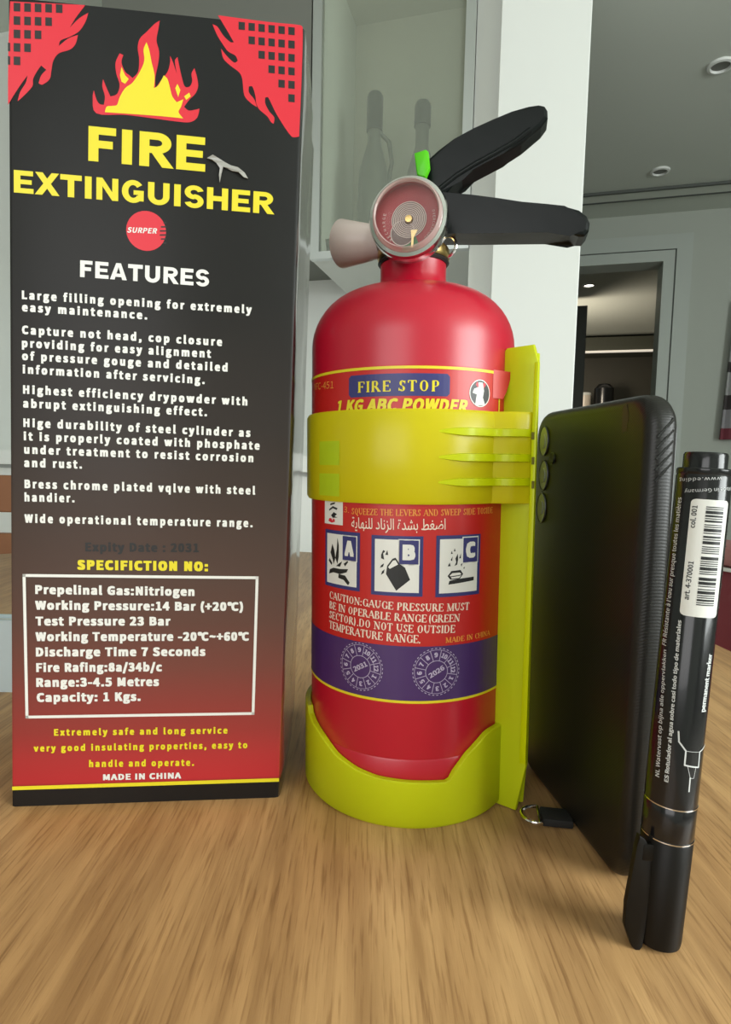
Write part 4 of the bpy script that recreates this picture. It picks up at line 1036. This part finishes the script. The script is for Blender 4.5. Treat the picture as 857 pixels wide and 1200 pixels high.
# flange + plate in bracket coordinates
def cpt(phi, r): return Vector((r*sin(phi), -r*cos(phi), 0))
ftop = None
PL = ehit(590, 700, cpt(rad(46), RO), (0.0, 1, 0))         # flange root
f0 = eloc(onz(577, 941)); f1 = eloc(onz(601.5, 950.5))
f0.z = 0; f1.z = 0
fdir = (f1-f0).normalized()
fn = Vector((fdir.y, -fdir.x, 0))
if fn.y > 0: fn = -fn
def fh(px, py): return ehit(px, py, f0, fn)
ztop = fh(612, 405).z
e_low = fh(617, 897)
u_of = lambda p_: (p_-f0).dot(fdir)
u_in = min(u_of(fh(588, 600)), u_of(fh(577, 830))); u_edge = max(u_of(fh(613, 700)), u_of(fh(601.5, 948)))
def FP(u, z): return f0+fdir*u+Vector((0, 0, z))
ua, ub, uc = u_of(fh(578, 880)), u_of(fh(612, 890)), u_of(fh(604, 948))
utL, utR = u_of(fh(590, 408)), u_of(fh(627, 405))
outline = [FP(-0.001, 0.0), FP(uc, 0.0), FP(u_of(fh(616.5, 897)), fh(616.5, 897).z), FP(u_of(fh(631, 425)), fh(631, 425).z), FP(utR-0.0005, ztop), FP(utL+0.0015, ztop-0.0003), FP(utL, ztop-0.002), FP(ua-0.0005, 0.16), FP(ua-0.0012, 0.03)]
prism('front_flange', [p_ for p_ in outline], -fn*0.0022, lime, br_, 0.0004)
uR = u_of(fh(616.5, 897)); zR = fh(616.5, 897).z
# lip along the outer edge, catching the light
Q0, Q1 = fh(616.5, 897), fh(632.5, 425)
lipo = [fh(608, 897), fh(616.8, 897), fh(632.6, 422), fh(628, 407), fh(620, 430)]
lip = [p_+fn*0.0012 for p_ in (fh(610, 893), fh(617.2, 895), fh(633, 424), fh(627.8, 425))]
prism('edge_lip', lip, -fn*0.0012, lime_rib, br_, 0.0003)
# wall plate running back from the outer edge behind the cylinder
pa0 = FP(u_of(fh(628, 425)), 0); pa1 = FP(u_of(fh(613, 897)), 0)
bk_dir = Vector((0.03, 1, 0)).normalized()
o1 = [FP(u_of(fh(613.5, 897)), fh(613.5, 897).z)+bk_dir*0.0022, FP(u_of(fh(628.5, 425)), ztop-0.003)+bk_dir*0.0022]
o2 = [o1[1]+bk_dir*0.006+Vector((0, 0, 0.0)), o1[1]+bk_dir*0.062, o1[0]+bk_dir*0.062-Vector((0, 0, o1[0].z-0.001)), o1[0]-Vector((0, 0, o1[0].z-0.001))+bk_dir*0.004]
pl_pts = [o1[0], o1[1]]+o2
nrm = (o1[1]-o1[0]).cross(bk_dir).normalized()
prism('wall_plate', pl_pts, nrm*0.002 if nrm.x > 0 else -nrm*0.002, lime, br_, 0.0004)
# cradle ribs tying plate and cylinder at the back
for zz in (0.05, 0.11, 0.155):
    bm = bmesh.new(); bm_box(bm, Vector((0.0435, -0.008, zz)), Vector((0.0035, 0, 0)), Vector((0, 0.03, 0)), Vector((0, 0, 0.003))); objbm('cradle_rib', bm, lime, br_)
# strap
sc_ = Cyl(EM, 0.0442)
zt1 = sc_.uv(480, 478.5).y; zb1 = sc_.uv(500, 591.5).y
ri, ro = 0.0428, 0.0446
path = []
phi_end = rad(40)
endp = fh(623, 530); endp.z = 0
for i in range(64):
    path.append((cpt(rad(-200)+(phi_end-rad(-200))*i/63, 1.0), None))
strap_v, strap_f = [], []
def col(center_dir, pt=None, nrm_=None):
    zt_, zb_ = zt1, zb1
    rr = 0.0012
    if pt is None:
        A, Bv = center_dir*ri, center_dir*ro
    else: A, Bv = pt-nrm_*(ro-ri), pt
    m_ = A.lerp(Bv, 0.6)
    for P_, z in ((A, zb_+0.0005), (A, zt_-0.0005), (m_, zt_), (Bv, zt_-rr), (Bv, zb_+rr), (m_, zb_)):
        strap_v.append(Vector((P_.x, P_.y, z)))
cols = 0
for c, _ in path: col(c); cols += 1
s0 = cpt(phi_end, ro); e0 = endp+fn*0.0010
sn = cpt(phi_end, 1)
for i in range(1, 9):
    t_ = i/8; pt = s0.lerp(e0, t_); nn_ = sn.lerp(fn, t_).normalized(); pt2 = pt+nn_*0.0012*sin(pi*t_)
    col(None, pt2, nn_); cols += 1
for i in range(cols-1):
    for k in range(6): strap_f.append((i*6+k, i*6+(k+1) % 6, (i+1)*6+(k+1) % 6, (i+1)*6+k))
strap_f.append(tuple(range(6))); strap_f.append(tuple((cols-1)*6+k for k in range(6)))
strap = obj('strap', strap_v, strap_f, lime_strap, br_, True)
# three raised ribs tapering in on the strap and dark slots where they enter the plate
for yk in (508, 537, 565):
    zc0 = fh(620, yk).z
    ns = 22; vs, fs = [], []
    for i in range(ns+1):
        t_ = i/ns
        if t_ < 0.62:
            ph = rad(8)+(phi_end-rad(8))*t_/0.62; base = cpt(ph, ro-0.0002); nd = cpt(ph, 1)
        else:
            q_ = (t_-0.62)/0.38; base = s0.lerp(e0, q_); nd = sn.lerp(fn, q_).normalized(); base = base+nd*0.0012*sin(pi*q_)-nd*0.0002
        hw = 0.0016*min(1, (t_*4)**0.6+0.02); hh = 0.0018*min(1, t_*3+0.05)
        for z, h in ((-hw, 0), (-hw*0.8, hh), (hw*0.8, hh), (hw, 0)):
            vs.append(Vector((base.x, base.y, zc0+z))+nd*h)
    for i in range(ns):
        for k in range(4): fs.append((i*4+k, i*4+(k+1) % 4, (i+1)*4+(k+1) % 4, (i+1)*4+k))
    fs += [(0, 1, 2, 3), tuple(ns*4+k for k in range(4))]
    obj('strap_rib', vs, fs, lime_rib, br_, True)
    c = fh(626.5, yk+3)+fn*0.0013
    bm = bmesh.new(); bm_box(bm, c-fdir*0.0005-Vector((0, 0, 0.0014)), fdir*0.0010, fn*0.0003, Vector((0, 0, 0.0028))); objbm('ratchet_slot', bm, mat('slot_shadow', (0.13, 0.12, 0.0), 0.6), br_)
# two light patches painting the label squares that show through the strap at left
for (y0, y1) in ((517, 545), (555, 581)):
    k = Print(sc_, 0.0006)
    a, b = sc_.uv(376, (y0+y1)/2), sc_.uv(399, (y0+y1)/2)
    k.rect(a.x, sc_.uv(388, y1).y, b.x, sc_.uv(388, y0).y, 6, 1); k.build('see_through_patch', plastic_translucent('see_through_green', (0.74, 0.90, 0.03), (0.6, 0.9, 0.1), 0.35, 0.3), br_)

# ================================================================ phone
PF, PN = onz(610, 891), onz(733, 1051)
pdir = (PN-PF).normalized()
PN = PN - pdir*0.0020
phone_h = at_y(768, 458, PN.y).z
PWd = (PN-PF).length
pn = Vector((pdir.y, -pdir.x, 0))      # outward normal of the back, towards the left
if pn.x > 0: pn = -pn
PM = Matrix((pdir, Vector((0, 0, 1)), pdir.cross(Vector((0, 0, 1))))).transposed().to_4x4()
if (PM.to_3x3() @ Vector((0, 0, 1))).dot(pn) < 0: sgn = -1
else: sgn = 1
PM = Matrix.Translation(PF) @ PM
ph = thing('smartphone', 'black smartphone in a textured case standing upright beside the lime bracket', 'phone', PM)
def slab(w, h, rc, z0, z1, rnd, segc=8, sege=5):
    """rounded slab, outline in xy, thickness z0..z1 with rounded edges"""
    vs, fs = [], []
    loops = []
    prof_ = []
    for i in range(sege+1):
        a = pi/2*i/sege; prof_.append((rnd*(1-sin(a)), z0+ (z1-z0 > 0 and 1 or -1)*rnd*(1-cos(a))))
    sg = 1 if z1 > z0 else -1
    prof_ = [(rnd*(1-sin(pi/2*i/sege)), z0+sg*rnd*(1-cos(pi/2*i/sege))) for i in range(sege+1)]
    prof_ += [(rnd*(1-cos(pi/2*i/sege)), z1-sg*rnd*(1-sin(pi/2*i/sege))) for i in range(sege+1)]
    for ins, z in prof_:
        lp = []
        for cx, cy, a0 in ((w-rc, h-rc, 0), (rc, h-rc, pi/2), (rc, rc, pi), (w-rc, rc, 3*pi/2)):
            for i in range(segc+1):
                a = a0+pi/2*i/segc; lp.append((cx+(rc-ins)*cos(a), cy+(rc-ins)*sin(a), z))
        loops.append(lp)
    n = len(loops[0])
    for lp in loops: vs += lp
    for k in range(len(loops)-1):
        for i in range(n): fs.append((k*n+i, k*n+(i+1) % n, (k+1)*n+(i+1) % n, (k+1)*n+i))
    fs.append(tuple(range(n))); fs.append(tuple((len(loops)-1)*n+i for i in range(n)))
    return vs, fs
case_m = mat('phone_case', (0.009, 0.008, 0.006), 0.40, 0, 0, 0.4)
n, l, b = nodes(case_m)
tc = n.new('ShaderNodeTexCoord'); mp = n.new('ShaderNodeMapping'); mp.inputs['Rotation'].default_value = (0, 0, rad(45))
ck = n.new('ShaderNodeTexWave'); ck.inputs['Scale'].default_value = 420; ck.bands_direction = 'X'
bu = n.new('ShaderNodeBump'); bu.inputs['Strength'].default_value = 0.12; bu.inputs['Distance'].default_value = 0.0002
l.new(tc.outputs['Object'], mp.inputs[0]); l.new(mp.outputs[0], ck.inputs[0]); l.new(ck.outputs['Fac'], bu.inputs['Height']); l.new(bu.outputs[0], b.inputs['Normal'])
TH = 0.0108
vs, fs = slab(PWd, phone_h, 0.011, 0.0, -sgn*TH, 0.0042)
obj('case', vs, fs, case_m, ph, True)
vs, fs = slab(PWd-0.006, phone_h-0.006, 0.009, -sgn*(TH-0.0005), -sgn*(TH+0.0004), 0.0003)
vs = [(x+0.003, y+0.003, z) for x, y, z in vs]
obj('screen', vs, fs, mat('screen_glass', (0.006, 0.006, 0.008), 0.05), ph, True)
# edge grip ribs on the near side of the case
grip = mat('case_grip', (0.02, 0.02, 0.02), 0.25, 0, 0.3)
for k_ in range(5):
    z0 = phone_h-0.014-k_*0.0034
    tube('grip_rib', [(PWd-0.0003, z0, -sgn*0.0028), (PWd-0.0001, z0+0.0030, -sgn*0.0054), (PWd-0.0005, z0+0.0058, -sgn*0.0080)], 0.0005, grip, ph, 6)
phs = Plane(PF, pdir, (0, 0, 1))
def pq(px, py):
    p_ = hit(px, py, PF, pn)-PF; return p_.dot(pdir), p_.z
lensg = mat('camera_glass', (0.34, 0.36, 0.30), 0.12, 0, 1.0)
for i, (x, y, r) in enumerate(((638, 517, 0.0064), (637.5, 557, 0.0064), (635, 595, 0.0064))):
    u, v = pq(x, y); LMx = Matrix.Translation((u, v, 0)) @ Matrix.Scale(sgn, 4, (0, 0, 1)) @ Matrix.Scale(0.66, 4, (1, 0, 0))
    lathe('lens_surround', [(r*0.90, 0.0), (r*0.93, 0.0004), (r, 0.0005), (r*1.04, 0.0)], black_plastic, ph, 32, LMx)
    lathe('camera_lens', [(0, 0.0006), (r*0.45, 0.0006), (r*0.5, 0.0002), (r*0.92, 0.0003)], lensg, ph, 32, LMx)
u, v = pq(647.5, 537); lathe('flash_window', [(0, 0.0005), (0.0022, 0.0005), (0.0026, 0.0)], black_plastic, ph, 20, Matrix.Translation((u, v, 0)) @ Matrix.Scale(sgn, 4, (0, 0, 1)))
# brown scuff on the case
k_ = []
cu_, cv_ = pq(733, 492)
for i in range(14):
    a = 2*pi*i/14; rr = 0.006*(0.6+0.4*noise.noise(Vector((cos(a)*2, sin(a)*2, 5))))
    k_.append((cu_+rr*0.55*cos(a), cv_+rr*1.35*sin(a), sgn*0.00008))
cv2 = mat('scuff', (0.04, 0.026, 0.014), 0.6)
sc2 = obj('scuff_mark', k_, [tuple(range(14))], cv2, ph); sc2['label'] = 'brown scuff mark near the top of the case'
# strap tab and D ring at the foot of the phone
fab = mat('woven_tab', (0.012, 0.011, 0.010), 0.8)
t0, t1 = PM.inverted() @ onz(664, 958, 0.0025), PM.inverted() @ onz(634, 955, 0.0025)
tabd = (t1-t0); side_ = tabd.cross(Vector((0, 1, 0))).normalized()
bm = bmesh.new(); bm_box(bm, t0-tabd*0.2-side_*0.0045-Vector((0, 0.0020, 0)), tabd*1.2, side_*0.009, Vector((0, 0.0032, 0)), 0.0007); objbm('fabric_tab', bm, fab, ph, True)
rc_ = PM.inverted() @ onz(632, 955, 0.0030)
ringp = []
td = tabd.normalized()
for i in range(13):
    a = -pi/2+pi*i/12; ringp.append(rc_ + td*0.0068*cos(a) + side_*0.0058*sin(a))
tube('metal_ring', ringp, 0.0007, chrome, ph, 8, True)

# ================================================================ pen
pb0 = onz(769, 1101)
o_, d_ = ray(828, 531)
PLEN = 0.1430
lo, hi = 0.1, 0.3
best = min((abs(((o_+d_*s)-pb0).length-PLEN), s) for s in [0.12+0.0002*i for i in range(600)] if ((o_+d_*s).y > 0.13))
ptop = o_+d_*best[1]
pax = (ptop-pb0).normalized()
yv = Vector((0, 1, 0)); yv = (yv-pax*yv.dot(pax)).normalized(); xv = yv.cross(pax)
r_p = 0.0070
PENM = Matrix.Translation(pb0+Vector((0, 0, 0.0006))) @ Matrix((xv, yv, pax)).transposed().to_4x4()
pen = thing('marker_pen', 'black fineline marker pen standing on its cap, with a white barcode sticker', 'pen', PENM)
pc = Cyl(PENM, r_p)
pz = lambda px, py: pc.uv(px, py).y
zA, zB, zp = pz(795, 951), pz(790, 991), pz(828, 548)
pen_m = mat('pen_barrel', (0.008, 0.008, 0.009), 0.2, 0, 0.2, 0.4); cap_m = mat('pen_cap', (0.006, 0.005, 0.004), 0.42, 0, 0, 0.2)
lathe('cap', [(0, 0), (0.0056, 0), (0.0064, 0.0006), (0.0066, 0.002), (r_p, zB-0.0008), (r_p-0.0004, zB-0.0002), (0, zB-0.0002)], cap_m, pen, 48)
lathe('ferrule', [(0, zB), (r_p-0.0002, zB), (r_p, zB+0.0004), (r_p, zA-0.0004), (r_p-0.0002, zA), (0, zA)], pen_m, pen, 48)
lathe('silver_ring', [(r_p-0.0004, zA), (r_p+0.00012, zA), (r_p+0.00012, zA+0.0003), (r_p-0.0004, zA+0.0003)], chrome, pen, 48)
lathe('silver_ring', [(r_p-0.0004, zB-0.0002), (r_p+0.0001, zB-0.0002), (r_p+0.0001, zB+0.0001), (r_p-0.0004, zB+0.0001)], chrome, pen, 48)
lathe('barrel', [(0, zA+0.0003), (r_p, zA+0.0003), (r_p, zp-0.0022), (r_p-0.0002, zp-0.0018), (r_p, zp-0.0014), (r_p, zp-0.0003), (r_p-0.0003, zp), (0, zp)], pen_m, pen, 64)
lathe('end_plug', [(0, zp), (0.0056, zp), (0.0056, PLEN-0.0012), (0.0053, PLEN-0.0006), (0, PLEN-0.0006)], pen_m, pen, 40)
# clip
pf_n = Vector((0, -1, 0)); PMi = PENM.inverted()
def ph_(px, py, off=-0.004): return PMi @ hit(px, py, PENM @ Vector((0, off, 0)), PENM.to_3x3() @ pf_n)
cl = [ph_(x, y) for x, y in ((750, 979), (757, 984), (765.5, 1003), (762, 1040), (757, 1085), (753.5, 1110), (748, 1117), (741, 1110), (732.5, 1085), (734.5, 1060), (742, 1020), (747, 992))]
prism('pocket_clip', cl, Vector((0, 0.0020, 0)), cap_m, pen, 0.0003)
zc1 = ph_(757, 985).z
bm = bmesh.new(); bm_box(bm, Vector((-0.0085, -0.0042, zc1-0.006)), Vector((0.0060, 0, 0)), Vector((0, 0.0024, 0)), Vector((0, 0, 0.005)), 0.0004); objbm('clip_bridge', bm, cap_m, pen, True)
# sticker
k = Print(pc, 0.00012)
st = [(808,596),(812,589),(820,585.5),(835,585),(850,587),(857,589),(856,640),(852,690),(846,724),(838,727),(826,725),(812,722),(803,717),(800,708),(802,660)]
uv = [pc.uv(min(x, 855), y) for x, y in st]
def strip(pr_, px0, px1, py0, py1, n=10):
    a0_, a1_ = pc.uv(px0[0], py0), pc.uv(px1[0], py1); return
sl0, sr0 = pc.uv(809, 600).x, pc.uv(809, 600).x+0.0103
zt_s, zb_s = pz(830, 585.5), pz(826, 724)
nn2 = 10; rc2 = 0.0012; pts = []
for cx, cy, a0 in ((sr0-rc2, zt_s-rc2, 0), (sl0+rc2, zt_s-rc2, pi/2), (sl0+rc2, zb_s+rc2, pi), (sr0-rc2, zb_s+rc2, 1.5*pi)):
    for i in range(6): pts.append((cx+rc2*cos(a0+pi/2*i/5), cy+rc2*sin(a0+pi/2*i/5)))
# build in vertical strips so that the patch follows the barrel
def width_at(z):
    top = min(1, max(0, (zt_s-z)/rc2)); bot = min(1, max(0, (z-zb_s)/rc2)); m_ = min(top, bot)
    ins = rc2*(1-sqrt(max(0, 1-(1-m_)**2))); return sl0+ins, sr0-ins
zs = [zb_s+(zt_s-zb_s)*i/60 for i in range(61)]; zs = sorted(set(zs+[zb_s+rc2*i/6 for i in range(6)]+[zt_s-rc2*i/6 for i in range(6)]))
P_ = []
for z in zs:
    a_, b_ = width_at(z)
    for i in range(nn2+1): P_.append((a_+(b_-a_)*i/nn2, z))
k.tri(P_, [(j*(nn2+1)+i, j*(nn2+1)+i+1, (j+1)*(nn2+1)+i+1, (j+1)*(nn2+1)+i) for j in range(len(zs)-1) for i in range(nn2)])
so_ = k.build('barcode_sticker', mat('sticker_paper', (0.80, 0.80, 0.76), 0.35), pen)
for p_ in so_.data.polygons: p_.use_smooth = True
k = Print(pc, 0.0002)
bu0, bu1 = pc.uv(823, 640).x, pc.uv(823, 640).x+0.0048
z = pz(830, 593.5); zend = pz(826, 705)
for w_, g_ in [(1,1),(1,1),(3,1),(2,1),(1,1),(2,2),(1,1),(1,1),(3,1),(1,2),(2,1),(1,1),(3,2),(1,1),(1,1),(1,1),(1,3),(3,1),(1,1),(1,1),(1,1),(3,1),(1,1),(1,3),(3,1),(3,1),(1,2),(1,1),(3,1),(1,1),(1,1),(2,1),(1,1),(1,1)]:
    u_ = (pz(830, 593.5)-zend)/91.0
    k.rect(bu0, z-w_*u_, bu1, z, 3, 1); z -= (w_+g_)*u_
k.text('col. 001', (814.5, 619), (818, 592.5), 6, 0.01, 1.0)
k.text('art. 4-370001', (807.5, 703), (813.5, 658), 6, 0.01, 1.0)
e1 = pc.uv(842, 716); k.text('4 004764', (e1.x, e1.y), (e1.x+0.0004, e1.y+0.026), 0.0016, 0.0, 1.5, px=False)
k.build('sticker_print', black_ink, pen)
k = Print(pc, 0.0001)
k.text('ES Rotulador al agua sobre casi todo tipo de materiales', (783.5, 917), (799, 727), 4.6, 0.015, 1.0)
k.text('FR R\u00e9sistante \u00e0 l\'eau sur presque toutes les mati\u00e8res', (781, 757), (799.5, 583), 4.4, 0.005, 1.0)
k.text('NL Watervast op bijna alle oppervlakken', (773, 911), (781.5, 762), 4.4, 0.005, 1.0)
k.text('permanent marker', (826, 834), (834.5, 766), 5.0, 0.02, 1.0)
k.text('www.edding', (846, 559), (797, 561), 4.2, 0.0, 1.05)
k.text('Made in Germany', (856, 570.5), (803, 574), 4.0, 0.0, 1.0)
# nib drawing
NB = [(795.5, 857), (796, 869), (804, 880), (802.5, 896.5), (818.5, 899), (820, 881), (826.5, 871), (828, 860)]
Q = [pc.uv(*p_) for p_ in NB]
for a_, b_ in zip(Q, Q[1:]): k.line(a_-(b_-a_).normalized()*0.0001, b_+(b_-a_).normalized()*0.0001, 0.00042, 3)
k.line(Q[2], Q[5], 0.00012, 3)
Q = [pc.uv(*p_) for p_ in ((806, 898), (809, 912), (813, 912), (815.5, 899))]
for a_, b_ in zip(Q, Q[1:]): k.line(a_, b_, 0.00012, 2)
k.line(pc.uv(809, 911), pc.uv(807.5, 928), 0.00040, 2)
k.build('white_print', mat('pen_print', (0.62, 0.64, 0.64), 0.4), pen)
